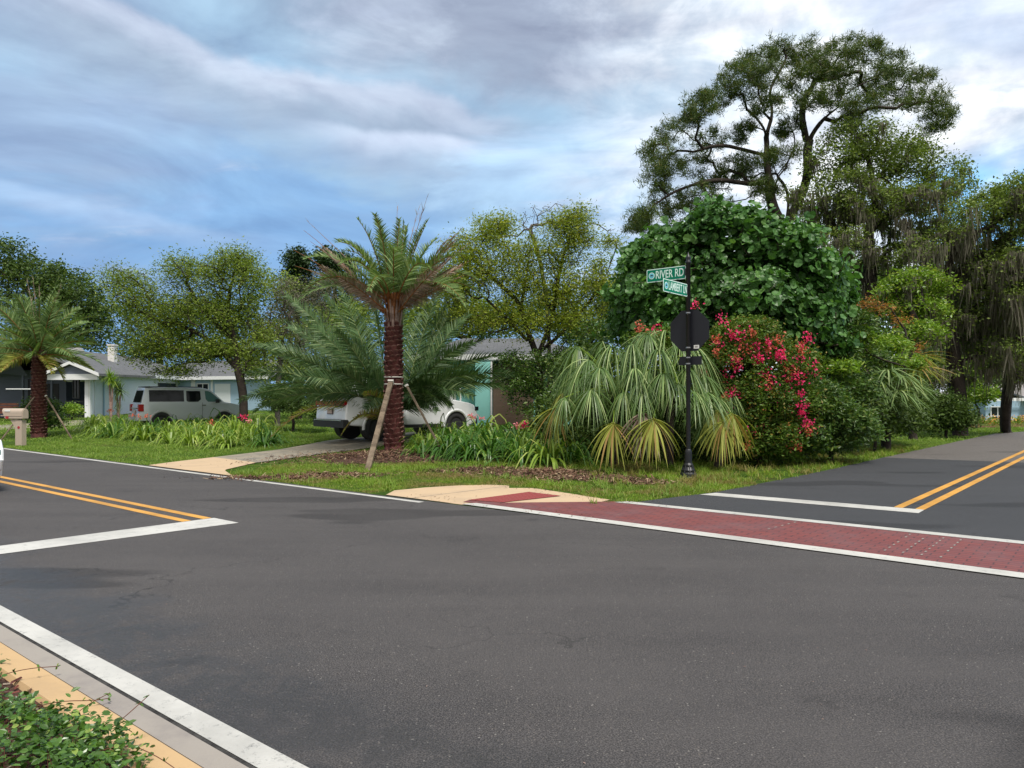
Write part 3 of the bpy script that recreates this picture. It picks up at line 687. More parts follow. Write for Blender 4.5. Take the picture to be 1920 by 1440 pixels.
def frond(parent, o, d0, L, droop, r, mats, n=46, ll=0.42, lw=0.028, vee=0.35, base=0.12, name='frond', bare_tip=0.0, droopy=0.25, rw=0.02, label=None, roll=0.0, twist=0.45):
    """pinnate palm leaf: mats = (leaflet, rachis)"""
    o = np.array(o, float); d = np.array(d0, float); d /= np.linalg.norm(d); K = 14; P = [o.copy()]; D = [d.copy()]
    for k in range(K):
        tt = (k + 0.5) / K; dd = d.copy(); dd[2] -= droop * tt ** 1.6 * 1.6; dd /= np.linalg.norm(dd)
        P.append(P[-1] + dd * L / K); D.append(dd)
    P = np.array(P); D = np.array(D)
    m = MB(); m.tube(P, np.linspace(rw, 0.004, K + 1), 5, 1)
    tt = np.linspace(base, 0.995 - bare_tip, n) ; f = tt * K; i = np.minimum(f.astype(int), K - 1); fr = (f - i)[:, None]
    Q = P[i] * (1 - fr) + P[i + 1] * fr; T = D[i] * (1 - fr) + D[i + 1] * fr
    sd_ = np.cross(T, np.array([0, 0, 1.0])); sd_ /= np.linalg.norm(sd_, axis=1)[:, None] + 1e-6
    up = np.cross(sd_, T); cr, sr_ = math.cos(roll), math.sin(roll); sd_, up = sd_ * cr + up * sr_, up * cr - sd_ * sr_
    env = np.sin(np.clip(tt * 1.02, 0, 1) ** 0.75 * math.pi) ** 0.55 * (1 - 0.25 * tt); env = np.maximum(env, 0.25)
    for s_ in (-1, 1):
        dr = sd_ * s_ * 0.75 + T * (0.55 + 0.35 * tt[:, None]) + up * vee + r.normal(size=Q.shape) * 0.055
        le = ll * env * (0.85 + 0.3 * r.random(n))
        m.ribbons(Q, dr, le, np.full(n, lw), droopy * (0.7 + 0.6 * r.random(n)), 3, 0, side=np.cross(dr, up * 0.8 + sd_ * s_ * 0.3 + r.normal(size=Q.shape) * twist), taper=0.1)
    ob = m.build(name, list(mats), parent)
    if label: ob['label'] = label
    return ob

def palm_trunk(parent, H, r_b, r_t, rows, per, seed, top_boots=0.0):
    r = rng(seed); m = MB()
    K = 12; m.tube([(0, 0, H * k / K - 0.1 * (k == 0)) for k in range(K + 1)], [(r_b + (r_t - r_b) * k / K) * (1.12 if k == 0 else 0.93) for k in range(K + 1)], 16, 0)
    P = []; A = []; Nn = []
    for q in range(rows * per):
        z = (q / (rows * per)) * H; a = q * 2 * math.pi / (per + 0.382) + r.normal() * 0.04; rr = r_b + (r_t - r_b) * z / H
        P.append((rr * 0.90 * math.cos(a), rr * 0.90 * math.sin(a), z + r.normal() * .006)); A.append((0.20 * math.cos(a) + r.normal() * .06, 0.20 * math.sin(a) + r.normal() * .06, 0.95)); Nn.append((math.cos(a), math.sin(a), 0))
    P, A, Nn = map(np.array, (P, A, Nn)); w = 2 * math.pi * r_b / per; n = len(P); h = H / rows * 1.35
    T = [(0, -0.42, 0), (0, 0.42, 0), (0.75, 0.5, 0.15), (1, 0, 0.22), (0.75, -0.5, 0.15), (0.78, 0, -0.45), (0, 0, -0.4)]
    m.stamp(T, [(0, 1, 2, 4)], P, A, Nn, np.full(n, h), np.full(n, w), 0)
    m.stamp(T, [(4, 2, 3), (4, 3, 5), (3, 2, 5)], P, A, Nn, np.full(n, h), np.full(n, w), 1)
    m.build('trunk', ['boot', 'boot_tip'], parent)

# ------------------------------------------------------------------ vehicles
def rot_y(m): m.v = [V[:, [0, 2, 1]] * np.array([1, -1, 1]) for V in m.v]; return m
def arch(cx, cz, rr, n=9, front_first=True):
    a = np.linspace(0, math.pi, n); P = [(cx + rr * math.cos(t_), cz + rr * math.sin(t_)) for t_ in a]
    return P
def car(name, label, cat, loc, rz, prof, Wd, belt, taper, paintm, wheels, wr, side_win, cladm=None, plates=True, rear=None, front=None, top=None, arch_mat=None, group=None):
    root = thing(name, label, cat, loc, rz, group)
    bm = bmesh.new(); h = Wd / 2
    vs = [bm.verts.new((x, -h, z)) for x, z in prof]; f = bm.faces.new(vs)
    ext = bmesh.ops.extrude_face_region(bm, geom=[f]); nv = [e for e in ext['geom'] if isinstance(e, bmesh.types.BMVert)]
    bmesh.ops.translate(bm, verts=nv, vec=(0, Wd, 0)); bmesh.ops.recalc_face_normals(bm, faces=bm.faces)
    zt = max(z for x, z in prof)
    for z in (0.55, belt, (belt + zt) / 2, zt - 0.12):
        bmesh.ops.bisect_plane(bm, geom=bm.verts[:] + bm.edges[:] + bm.faces[:], plane_co=(0, 0, z), plane_no=(0, 0, 1))
    x0 = min(x for x, z in prof); x1 = max(x for x, z in prof)
    for xq in (x0 + 0.35, x1 - 0.5):
        bmesh.ops.bisect_plane(bm, geom=bm.verts[:] + bm.edges[:] + bm.faces[:], plane_co=(xq, 0, 0), plane_no=(1, 0, 0))
    bmesh.ops.bisect_plane(bm, geom=bm.verts[:] + bm.edges[:] + bm.faces[:], plane_co=(0, 0, 0), plane_no=(0, 1, 0))
    def yin(x, z):
        k = 0.0
        if z > belt: k += taper * (z - belt)
        if z < 0.55: k += 0.12 * (0.55 - z)
        if x > x1 - 0.5: k += 0.30 * (x - x1 + 0.5) ** 1.5
        if x < x0 + 0.35: k += 0.15 * (x0 + 0.35 - x)
        return k
    for v in bm.verts:
        s_ = 1 if v.co.y > 1e-4 else (-1 if v.co.y < -1e-4 else 0); v.co.y -= s_ * yin(v.co.x, v.co.z)
        if s_ == 0 and v.co.z > zt - 0.2: v.co.z += 0.03
    ed = [e for e in bm.edges if len(e.link_faces) == 2 and e.calc_face_angle(0) > R(28)]
    bmesh.ops.bevel(bm, geom=ed, offset=0.045, segments=3, affect='EDGES', profile=0.6)
    b = bm_obj(bm, 'body', paintm, root, True)
    b.data.set_sharp_from_angle(angle=R(35))
    def yy(x, z): return h - yin(x, z)
    def panel(pname, poly, mat, sgn, off=0.006, th=0.012, par=root):
        m = MB(); n = len(poly)
        V = [(x, sgn * (yy(x, z) + off), z) for x, z in poly] + [(x, sgn * (yy(x, z) + off - th), z) for x, z in poly]
        m.add(V, [list(range(n)) if sgn < 0 else list(range(n))[::-1]] + [[i, (i + 1) % n, n + (i + 1) % n, n + i] for i in range(n)])
        return m.build(pname, mat, par)
    for sgn in (-1, 1):
        for poly, mat in side_win: panel('window', poly, mat, sgn)
        for wx in wheels:
            w = MB(); t_ = 0.115
            w.lathe([(wr * 0.62, -t_), (wr * 0.93, -t_), (wr, -t_ * 0.7), (wr, t_ * 0.7), (wr * 0.93, t_), (wr * 0.62, t_), (wr * 0.6, 0)], 28); rot_y(w)
            wo = w.build('wheel', 'tyre', root, True, (wx, sgn * (h - 0.13), wr))
            w = MB(); w.lathe([(wr * 0.63, -0.06), (wr * 0.63, 0.085), (wr * 0.56, 0.085), (wr * 0.54, 0.02), (0.02, 0.02)], 28); rot_y(w)
            for k in range(5):
                a = k * 2 * math.pi / 5
                w.box((math.cos(a) * wr * 0.3, 0.075 * 1, math.sin(a) * wr * 0.3), (wr * 0.62, 0.03, 0.055), rot=Matrix.Rotation(-a, 3, 'Y'))
            w.tube([(0, 0.02, 0), (0, 0.1, 0)], 0.06, 12)
            if sgn < 0:
                w.v = [V * np.array([1, -1, 1]) for V in w.v]
            w.build('rim', 'rim', wo)
            # flare round the arch
            a = np.linspace(R(-8), R(188), 22); P = []
            m = MB(); ro, ri_ = wr + 0.16, wr + 0.06; V = []
            for q in a:
                for rr, oy in ((ri_, 0.012), (ri_, -0.06), (ro, -0.01), (ro - 0.02, 0.022)):
                    x = wx + rr * math.cos(q); z = wr + rr * math.sin(q); V.append((x, sgn * (yy(x, max(z, .3)) + oy), z))
            F = [(4 * i + j, 4 * i + (j + 1) % 4, 4 * i + 4 + (j + 1) % 4, 4 * i + 4 + j) for i in range(21) for j in range(4)]
            m.add(V, np.array(F)); m.build('wheel_arch', arch_mat or paintm, root, True)
            m = MB(); m.tube([(wx, sgn * (h - 0.35), wr + 0.02), (wx, sgn * (h - 0.02), wr + 0.02)], wr + 0.065, 24); m.build('wheel_well', 'darkplastic', root)
    return root, yy, panel, h

# grey boxy SUV
sp = on(353, 33.3, 0.0)
prof = [(-2.12, 0.36)] + [(-1.70, 0.36)] + [(x, z) for x, z in arch(-1.30, 0.36, 0.40)[::-1]][1:-1] + [(-0.90, 0.36), (0.90, 0.36)] + \
       [(x, z) for x, z in arch(1.30, 0.36, 0.40)[::-1]][1:-1] + [(1.70, 0.36), (2.10, 0.38), (2.15, 0.62), (2.13, 0.86), (2.02, 1.02), (1.30, 1.16), (0.72, 1.70), (0.35, 1.78), (-1.2, 1.80), (-1.93, 1.76), (-2.08, 1.12), (-2.15, 0.98), (-2.16, 0.55)]
suv, yy, panel, h = car('parked_car', 'silver boxy SUV parked beyond the left lily bed beside the white house', 'car', sp, R(90 - 52), prof, 1.80, 1.12, 0.17, 'silver', (-1.30, 1.30), 0.335,
    [([(-1.79, 1.18), (-0.40, 1.18), (-0.40, 1.67), (-1.79, 1.67)], 'glass'), ([(-0.30, 1.22), (-0.24, 1.17), (0.18, 1.17), (0.30, 1.28), (0.28, 1.64), (-0.30, 1.64)], 'glass'),
     ([(0.50, 1.28), (0.60, 1.17), (1.18, 1.17), (1.16, 1.22), (0.74, 1.58), (0.62, 1.64), (0.48, 1.64)], 'glass_teal')], arch_mat='cladding')
m = MB(); m.box((-0.75, 0, 1.815), (2.3, 1.40, 0.03)); m.build('roof_panel', 'darkplastic', suv)
m = MB(); 
m.add([(-2.105 + 0.0, -0.70, 1.16), (-2.105, 0.70, 1.16), (-1.965, 0.66, 1.66), (-1.965, -0.66, 1.66)], [[0, 3, 2, 1]]); m.build('rear_window', 'glass', suv)
m = MB(); m.add([(1.285, -0.72, 1.20), (1.285, 0.72, 1.20), (0.80, 0.66, 1.66), (0.80, -0.66, 1.66)], [[0, 1, 2, 3]]); m.build('windscreen', 'glass', suv)
for s_ in (-1, 1):
    m = MB(); m.box((-2.10, s_ * 0.78, 0.92), (0.20, 0.20, 0.30)); lo = m.build('tail_light', 'redlamp', suv)
    m = MB(); m.box((2.08, s_ * 0.68, 0.84), (0.16, 0.28, 0.16)); m.build('headlight', 'rim', suv)
    m = MB(); m.box((0.98, s_ * 0.97, 1.20), (0.12, 0.20, 0.16)); m.build('wing_mirror', 'darkplastic', suv)
    m = MB(); m.box((0.42, s_ * 0.915, 1.02), (0.16, 0.04, 0.035)); m.build('door_handle', 'chrome', suv)
    m = MB(); m.box((0.36, s_ * 0.9035, 0.78), (0.012, 0.004, 0.72)); m.build('door_seam', 'darkplastic', suv)
m = MB(); m.box((-2.19, 0, 0.90), (0.05, 1.1, 0.05)); m.build('tailgate_trim', 'chrome', suv)
m = MB(); m.box((-2.19, 0, 0.50), (0.14, 1.66, 0.26)); m.build('rear_bumper', 'cladding', suv)
m = MB(); m.box((2.13, 0, 0.46), (0.14, 1.60, 0.22)); m.build('front_bumper', 'cladding', suv)
m = MB(); m.box((-2.185, 0, 0.74), (0.03, 0.32, 0.16)); p_ = m.build('number_plate', 'plate', suv)

# white SUV behind the date palm
wp = on(752, 24.8, 0.02)
prof = [(-2.42, 0.46), (-1.98, 0.42)] + [(x, z) for x, z in arch(-1.50, 0.38, 0.47)[::-1]][1:-1] + [(-1.02, 0.34), (1.08, 0.34)] + \
       [(x, z) for x, z in arch(1.56, 0.38, 0.47)[::-1]][1:-1] + [(2.05, 0.38), (2.46, 0.44), (2.55, 0.66), (2.52, 0.92), (2.36, 1.06), (2.1, 1.13), (1.45, 1.24), (0.70, 1.78), (0.1, 1.87), (-1.6, 1.88), (-2.15, 1.82), (-2.46, 1.25), (-2.56, 1.10), (-2.60, 0.62)]
wsuv, yy, panel, h = car('parked_car', 'large white SUV in the driveway, half hidden behind the date palm fronds', 'car', wp, R(90 - 48), prof, 1.98, 1.22, 0.24, 'carwhite', (-1.50, 1.56), 0.39,
    [([(-2.10, 1.30), (-1.15, 1.30), (-1.15, 1.72), (-1.95, 1.72)], 'glass'), ([(-1.05, 1.30), (-0.20, 1.30), (-0.20, 1.74), (-1.05, 1.74)], 'glass'), ([(-0.10, 1.30), (1.22, 1.30), (0.62, 1.70), (-0.10, 1.74)], 'glass')])
m = MB(); m.add([(-2.475, -0.78, 1.30), (-2.475, 0.78, 1.30), (-2.215, 0.70, 1.76), (-2.215, -0.70, 1.76)], [[0, 3, 2, 1]]); m.build('rear_window', 'glass', wsuv)
m = MB(); m.add([(1.41, -0.78, 1.30), (1.41, 0.78, 1.30), (0.78, 0.70, 1.76), (0.78, -0.70, 1.76)], [[0, 1, 2, 3]]); m.build('windscreen', 'glass', wsuv)
m = MB(); m.box((-2.57, 0, 1.14), (0.08, 1.86, 0.13)); m.build('tail_light', 'redlamp', wsuv)
m = MB(); m.box((-2.60, 0, 0.88), (0.03, 0.34, 0.17)); q_ = m.build('number_plate', 'plateink', wsuv)
m = MB(); m.box((-2.62, 0, 0.88), (0.012, 0.28, 0.12)); m.build('plate_face', 'plate', q_)
m = MB(); m.box((-2.58, 0, 0.52), (0.20, 1.90, 0.24)); bpr = m.build('rear_bumper', 'darkplastic', wsuv)
m = MB(); m.box((-2.69, 0, 0.62), (0.03, 1.70, 0.03)); m.build('bumper_trim', 'chrome', bpr)
for s_ in (-1, 1):
    m = MB(); m.box((2.42, s_ * 0.80, 0.93), (0.30, 0.24, 0.14)); m.build('headlight', 'glass', wsuv)
    m = MB(); m.box((1.2, s_ * 1.06, 1.32), (0.14, 0.22, 0.18)); m.build('wing_mirror', 'carwhite', wsuv)
    m = MB(); m.box((-0.1, s_ * 0.965, 0.40), (2.0, 0.06, 0.10)); m.build('side_sill', 'darkplastic', wsuv)
m = MB(); m.box((2.50, 0, 0.50), (0.14, 1.7, 0.2)); m.build('front_bumper', 'darkplastic', wsuv)

# white car just entering at the left edge of the picture
prof = [(-2.20, 0.36), (-1.82, 0.34)] + [(x, z) for x, z in arch(-1.40, 0.34, 0.38)[::-1]][1:-1] + [(-1.0, 0.28), (1.0, 0.28)] + \
       [(x, z) for x, z in arch(1.40, 0.34, 0.38)[::-1]][1:-1] + [(1.82, 0.32), (2.18, 0.36), (2.25, 0.55), (2.18, 0.75), (1.9, 0.86), (1.10, 0.98), (0.35, 1.40), (-0.2, 1.46), (-0.9, 1.42), (-1.65, 1.08), (-2.1, 1.04), (-2.25, 0.9), (-2.26, 0.5)]
ca = ab(-16.75, 3.45)
wc, yy, panel, h = car('passing_car', 'white car waiting behind the stop line, only its front corner showing at the left edge', 'car', (ca[0], ca[1], 0.002), math.atan2(-0.636, 0.772), prof, 1.78, 0.94, 0.30, 'carwhite', (-1.40, 1.40), 0.32,
    [([(-1.35, 1.0), (-0.42, 1.0), (-0.42, 1.36), (-0.85, 1.34)], 'glass'), ([(-0.34, 1.0), (0.92, 1.0), (0.30, 1.34), (-0.34, 1.37)], 'glass')])
m = MB(); m.box((-2.24, 0, 0.45), (0.1, 1.6, 0.22)); m.build('rear_bumper', 'carwhite', wc)
for s_ in (-1, 1):
    m = MB(); m.box((-2.22, s_ * 0.66, 0.84), (0.1, 0.32, 0.14)); m.build('tail_light', 'redlamp', wc)
    m = MB(); m.box((2.16, s_ * 0.60, 0.66), (0.12, 0.30, 0.12)); m.build('headlight', 'glass_teal', wc)

# ------------------------------------------------------------------ street sign post
PX, PY = 3.47, 14.7
post = thing('street_sign', 'black post with two green street name blades and a stop sign seen from behind', 'street sign', (PX, PY, float(hgt(PX, PY))))
m = MB(); m.lathe([(0.045, 0.3), (0.045, 4.22), (0.058, 4.23), (0.058, 4.27), (0.040, 4.29), (0.052, 4.33), (0.052, 4.36), (0.02, 4.40), (0.005, 4.46)], 16); m.build('pole', 'black', post, True)
m = MB(); prof = [(0.185, -0.05), (0.185, 0.03), (0.165, 0.05), (0.16, 0.10), (0.13, 0.13), (0.135, 0.17), (0.115, 0.20), (0.095, 0.23), (0.098, 0.27), (0.075, 0.31), (0.070, 0.52), (0.062, 0.56), (0.052, 0.58)]
m.lathe(prof, 24)
for k in range(8):
    a = k * math.pi / 4; m.tube([(0.14 * math.cos(a), 0.14 * math.sin(a), 0.12), (0.092 * math.cos(a), 0.092 * math.sin(a), 0.26)], 0.014, 5)
m.build('base', 'black', post)
e2 = Vector((0.60, 0.80, 0)).normalized(); e1 = Vector((0.80, -0.60, 0)).normalized()
def plate(m, c, ux, n, pts, th, mi=0):
    """flat plate with outline pts (along ux, z) and thickness along n"""
    V = [c + ux * x + Vector((0, 0, z)) + n * (th / 2) for x, z in pts] + [c + ux * x + Vector((0, 0, z)) - n * (th / 2) for x, z in pts]
    k = len(pts); m.add([tuple(v) for v in V], [list(range(k)), list(range(k, 2 * k))[::-1]] + [[i, k + i, k + (i + 1) % k, (i + 1) % k] for i in range(k)], mi)
cs = e2 * 0.062 + Vector((0, 0, 2.915))
R8 = 0.81 / 2 / math.cos(math.pi / 8); o8 = [(R8 * math.cos(math.pi / 8 + k * math.pi / 4), R8 * math.sin(math.pi / 8 + k * math.pi / 4)) for k in range(8)]
m = MB(); plate(m, cs, e1, e2, o8, 0.006); st_ = m.build('stop_sign', 'signback', post)
m = MB(); plate(m, cs + e2 * 0.005, e1, e2, [(x * 0.975, z * 0.975) for x, z in o8], 0.003); m.build('sign_face', 'redlamp', st_)
m = MB(); plate(m, cs - e2 * 0.0045 + e1 * 0.145 + Vector((0, 0, -0.325)), e1, e2, [(-0.055, -0.035), (0.055, -0.035), (0.055, 0.035), (-0.055, 0.035)], 0.002)
stk = m.build('sticker', 'sticker', st_)
m = MB()
for k in range(3): plate(m, cs - e2 * 0.006 + e1 * (0.145) + Vector((0, 0, -0.310 - 0.013 * k)), e1, e2, [(-0.03, -0.003), (0.03, -0.003), (0.03, 0.003), (-0.03, 0.003)], 0.001)
m.build('sticker_print', 'plateink', stk)
m = MB(); plate(m, e2 * 0.060 + Vector((0, 0, 2.32)) + e1 * 0.02, e1, e2, [(-0.235, -0.085), (0.235, -0.085), (0.235, 0.085), (-0.235, 0.085)], 0.006); m.build('lower_plaque', 'signback', post)
m = MB(); plate(m, e2 * 0.03 + Vector((0, 0, 2.80)) + e1 * 0.0, e1, e2, [(-0.03, -0.62), (0.03, -0.62), (0.03, 0.5), (-0.03, 0.5)], 0.05); m.build('bracket', 'signback', post)
for z in (3.26, 2.575, 2.38, 2.26):
    m = MB(); m.lathe([(0.047, z - 0.012), (0.050, z - 0.012), (0.050, z + 0.012), (0.047, z + 0.012)], 16); m.build('steel_band', 'steel', post)

def text_mesh(txt, size, sxk, mat, parent, origin, ux, n, extr=0.001, name='lettering', spacing=1.0):
    cu = bpy.data.curves.new(name, 'FONT'); cu.body = txt; cu.size = size; cu.extrude = extr; cu.align_x = 'LEFT'; cu.align_y = 'CENTER'; cu.offset = size * 0.012; cu.space_character = spacing
    to = bpy.data.objects.new('tmp_text', cu); C.objects.link(to); bpy.context.view_layer.update()
    dg = bpy.context.evaluated_depsgraph_get(); me = bpy.data.meshes.new_from_object(to.evaluated_get(dg)); bpy.data.objects.remove(to)
    co = np.zeros(len(me.vertices) * 3); me.vertices.foreach_get('co', co); co = co.reshape(-1, 3)
    ux = np.array(ux); nn = np.array(n); V = np.array(origin) + co[:, :1] * sxk * ux + co[:, 1:2] * np.array([0, 0, 1.0]) + co[:, 2:3] * nn
    me.vertices.foreach_set('co', V.ravel()); me.materials.clear(); me.materials.append(M[mat]); me.update()
    o = bpy.data.objects.new(name, me); C.objects.link(o); o.parent = parent; return o
def blade(lab, txt, zc, hh, L, ux, face_n, sxk, size):
    """street name blade running from the pole along -ux (text reads along +ux)"""
    c = -ux * (0.05 + L / 2) + Vector((0, 0, zc)); m = MB(); r_ = 0.02
    def rr(w, h_, k):
        P = []
        for cx, cz, a0 in ((w - k, h_ - k, 0), (-w + k, h_ - k, 90), (-w + k, -h_ + k, 180), (w - k, -h_ + k, 270)):
            for a in (0, 45, 90): P.append((cx + k * math.cos(R(a0 + a)), cz + k * math.sin(R(a0 + a))))
        return P
    plate(m, c, ux, face_n, rr(L / 2, hh / 2, 0.02), 0.008); b = m.build('name_blade', 'signwhite', post); b['label'] = lab
    m = MB(); plate(m, c, ux, face_n, rr(L / 2 - 0.016, hh / 2 - 0.016, 0.012), 0.011); m.build('green_panel', 'signgreen', b)
    fn = face_n
    ec = c - ux * (L / 2 - 0.115)
    m = MB(); plate(m, ec, ux, fn, [(0.068 * math.cos(a), 0.068 * math.sin(a)) for a in np.linspace(0, 2 * math.pi, 21)[:-1]], 0.0135); em = m.build('emblem', 'signwhite', b)
    m = MB(); plate(m, ec, ux, fn, [(0.055 * math.cos(a), 0.055 * math.sin(a)) for a in np.linspace(0, 2 * math.pi, 21)[:-1]], 0.0150); m.build('emblem_disc', 'signblue', em)
    m = MB()
    plate(m, ec + Vector((0, 0, 0.004)), ux, fn, [(-0.032, -0.012), (0.032, -0.012), (0.022, 0.014), (-0.022, 0.014)], 0.0165); m.build('emblem_mark', 'signback', em)
    text_mesh(txt, size, sxk, 'signwhite', b, c - ux * (L / 2 - 0.20) + fn * 0.0062, ux, fn)
    for dx in (-0.25, 0.3):
        m = MB(); m.box(tuple(c + ux * dx * L + Vector((0, 0, -hh / 2 - 0.004))), (0.05, 0.03, 0.016), math.atan2(ux.y, ux.x)); m.build('clip', 'black', b)
uR = Vector((0.772, -0.636, 0)); nR = Vector((-0.636, -0.772, 0))
blade('upper blade reading RIVER RD', 'RIVER RD', 4.07, 0.265, 0.87, uR, nR, 0.67, 0.225)
uL = Vector((0.636, 0.772, 0)); nL = Vector((0.772, -0.636, 0)); 
blade('lower blade reading LAMBERT LN', 'LAMBERT LN', 3.695, 0.245, 0.98, uL, nL, 0.62, 0.215)
for z_, ux_ in ((4.07, uR), (3.695, uL)):
    m = MB(); m.box(tuple(-ux_ * 0.05 + Vector((0, 0, z_))), (0.05, 0.03, 0.14), math.atan2(ux_.y, ux_.x)); m.build('blade_holder', 'black', post)

# ------------------------------------------------------------------ mailbox
mb0 = ground(38, 835)
box = thing('mailbox', 'beige plastic mailbox on its post by the road edge', 'mailbox', mb0, R(-8))
S_ = mb0.y / FPX
m = MB(); m.box((0.02 * 1, 0, 0.42), (0.24, 0.20, 0.86)); m.build('post', 'mailbox', box)
m = MB(); m.add([(0.0, -0.09, 0.86), (0.0, 0.09, 0.86), (-0.30, 0.09, 0.86), (-0.30, -0.09, 0.86), (0.0, -0.09, 0.45), (0.0, 0.09, 0.45), (-0.06, 0.09, 0.52), (-0.06, -0.09, 0.52)],
    [[0, 1, 5, 4], [3, 7, 6, 2], [0, 4, 7, 3], [1, 2, 6, 5], [0, 3, 2, 1]]); m.build('bracket', 'mailbox', box)
bm = bmesh.new(); P = [(-0.42, 0), (0.17, 0), (0.17, 0.0)]
n = 10; prf = [(-0.14, 0)] + [(-0.14, 0.22)] + [(0.14 * math.cos(a), 0.22 + 0.14 * math.sin(a) * 0.95) for a in np.linspace(math.pi, 0, n)][1:-1] + [(0.14, 0.22), (0.14, 0)]
V0 = [bm.verts.new((-0.62 + 0.16 * (1 - (z / 0.37)) * 1.0, y, 0.88 + z)) for y, z in prf]; V1 = [bm.verts.new((0.20, y, 0.88 + z)) for y, z in prf]
bm.faces.new(V0); bm.faces.new(V1[::-1])
for i in range(len(prf)): bm.faces.new((V0[i], V1[i], V1[(i + 1) % len(prf)], V0[(i + 1) % len(prf)]))
bmesh.ops.recalc_face_normals(bm, faces=bm.faces); bmesh.ops.bevel(bm, geom=[e for e in bm.edges if e.calc_face_angle(0) > R(40)], offset=0.02, segments=2, affect='EDGES')
bo = bm_obj(bm, 'box', 'mailbox', box)
m = MB(); m.box((-0.21, -0.145, 0.99), (0.78, 0.012, 0.025)); m.build('ridge', 'mailbox', bo)
m = MB(); m.box((-0.35, -0.146, 1.16), (0.20, 0.012, 0.06)); m.build('handle_plate', 'sticker', bo)
m = MB(); m.box((-0.36, -0.15, 0.93), (0.10, 0.02, 0.08)); m.build('reflector', 'redflag', bo)
m = MB(); m.tube([(0.03, -0.11, 0.60), (0.03, -0.09, 0.60)], 0.045, 12); m.build('reflector', 'redflag', box)

# ------------------------------------------------------------------ houses
def wall_poly(m, P0, P1, z0, z1, th=0.15):
    P0 = Vector(P0); P1 = Vector(P1); d = (P1 - P0).normalized(); n = Vector((-d.y, d.x)) * th
    m.poly([tuple(P0), tuple(P1), tuple(P1 + n), tuple(P0 + n)], z0, z1)
class Side:
    """a wall plane: s along the wall, z up, o outwards"""
    def __init__(s, P0, P1, flip=False):
        s.P0 = Vector((*P0, 0)); s.d = (Vector((*P1, 0)) - s.P0); s.L = s.d.length; s.d.normalize(); s.n = Vector((s.d.y, -s.d.x, 0)) * (-1 if flip else 1); s.rz = math.atan2(s.d.y, s.d.x)
    def box(s, m, s0, s1, z0, z1, o0, o1):
        c = s.P0 + s.d * (s0 + s1) / 2 + s.n * (o0 + o1) / 2 + Vector((0, 0, (z0 + z1) / 2)); m.box(tuple(c), (s1 - s0, abs(o1 - o0), z1 - z0), s.rz)
    def window(s, par, s0, s1, z0, z1, panes=1, mul=0.0, fr='trim'):
        m = MB(); w = 0.07
        s.box(m, s0, s1, z0, z0 + w, -0.01, 0.05); s.box(m, s0, s1, z1 - w, z1, -0.01, 0.05)
        s.box(m, s0, s0 + w, z0 + w, z1 - w, -0.01, 0.05); s.box(m, s1 - w, s1, z0 + w, z1 - w, -0.01, 0.05)
        for k in range(1, panes): x = s0 + (s1 - s0) * k / panes; s.box(m, x - 0.03, x + 0.03, z0 + w, z1 - w, -0.01, 0.045)
        if mul: s.box(m, s0 + w, s1 - w, z0 + (z1 - z0) * mul - 0.02, z0 + (z1 - z0) * mul + 0.02, -0.01, 0.04)
        f = m.build('window', fr, par); m = MB(); s.box(m, s0 + w, s1 - w, z0 + w, z1 - w, -0.005, 0.012); m.build('pane', 'winglass', f); return f
def gable_roof(m, c0, c1, w0, w1, ze, zr, th=0.12):
    """ridge from c0 to c1; half width w0 to the left, w1 to the right"""
    c0 = Vector(c0); c1 = Vector(c1); d = (c1 - c0).normalized(); n = Vector((-d.y, d.x))
    for w, s_ in ((w0, 1), (w1, -1)):
        V = [(*c0, zr), (*c1, zr), (*(c1 + n * w * s_), ze), (*(c0 + n * w * s_), ze)]; V += [(x, y, z - th) for x, y, z in V]
        m.add(V, [[0, 1, 2, 3], [7, 6, 5, 4], [0, 4, 5, 1], [1, 5, 6, 2], [2, 6, 7, 3], [3, 7, 4, 0]] if s_ < 0 else [[3, 2, 1, 0], [4, 5, 6, 7], [0, 1, 5, 4], [1, 2, 6, 5], [2, 3, 7, 6], [3, 0, 4, 7]])
def xy(u, Yd): return ((u - 960) / FPX * Yd, Yd)
# white house beyond the lily bed
A0 = xy(165, 46.0); A1 = xy(334, 60.0); B1 = xy(505, 57.0)
gz = 0.42
hw = thing('house', 'white and pale blue bungalow with grey shingle roof and white chimney behind the silver SUV', 'house', (A0[0], A0[1], gz))
O = Vector((A0[0], A0[1], gz))
def hb(m): m.v = [V - np.array(O) for V in m.v]; return m
class HSide(Side):
    def window(s, par, *a, **k):
        n0 = len(bpy.data.objects); before = set(bpy.data.objects); f = Side.window(s, par, *a, **k)
        for o in set(bpy.data.objects) - before: o.data.transform(Matrix.Translation(-s.O))
        return f
sa = HSide(A0, A1); sa.O = O; sb = HSide(A1, B1); sb.O = O
Fp = xy(128, 46.6); sf = HSide(Fp, A0); sf.O = O
m = MB(); sa.box(m, 0.0, sa.L, gz - .6, gz + 2.75, -0.2, 0.0); sf.box(m, -0.4, 0.28, gz - .6, gz + 2.75, -1.9, -1.7); hb(m).build('front_wall', 'wallwhite', hw)
m = MB(); sb.box(m, 0.0, sb.L, gz - .6, gz + 2.75, -0.2, 0.0); hb(m).build('side_wall', 'wallblue', hw)
m = MB(); sa.box(m, 0.02, 0.30, gz - .6, gz + 2.72, 0.0, 0.12); hb(m).build('corner_post', 'trim', hw)
m = MB(); sa.box(m, 0.75, 4.2, gz - .2, gz + 2.15, 0.0, 0.05); gd = hb(m).build('garage_door', 'garage', hw)
m = MB(); sa.box(m, 0.65, 4.3, gz + 2.15, gz + 2.28, 0.0, 0.09); hb(m).build('door_trim', 'trim', hw)
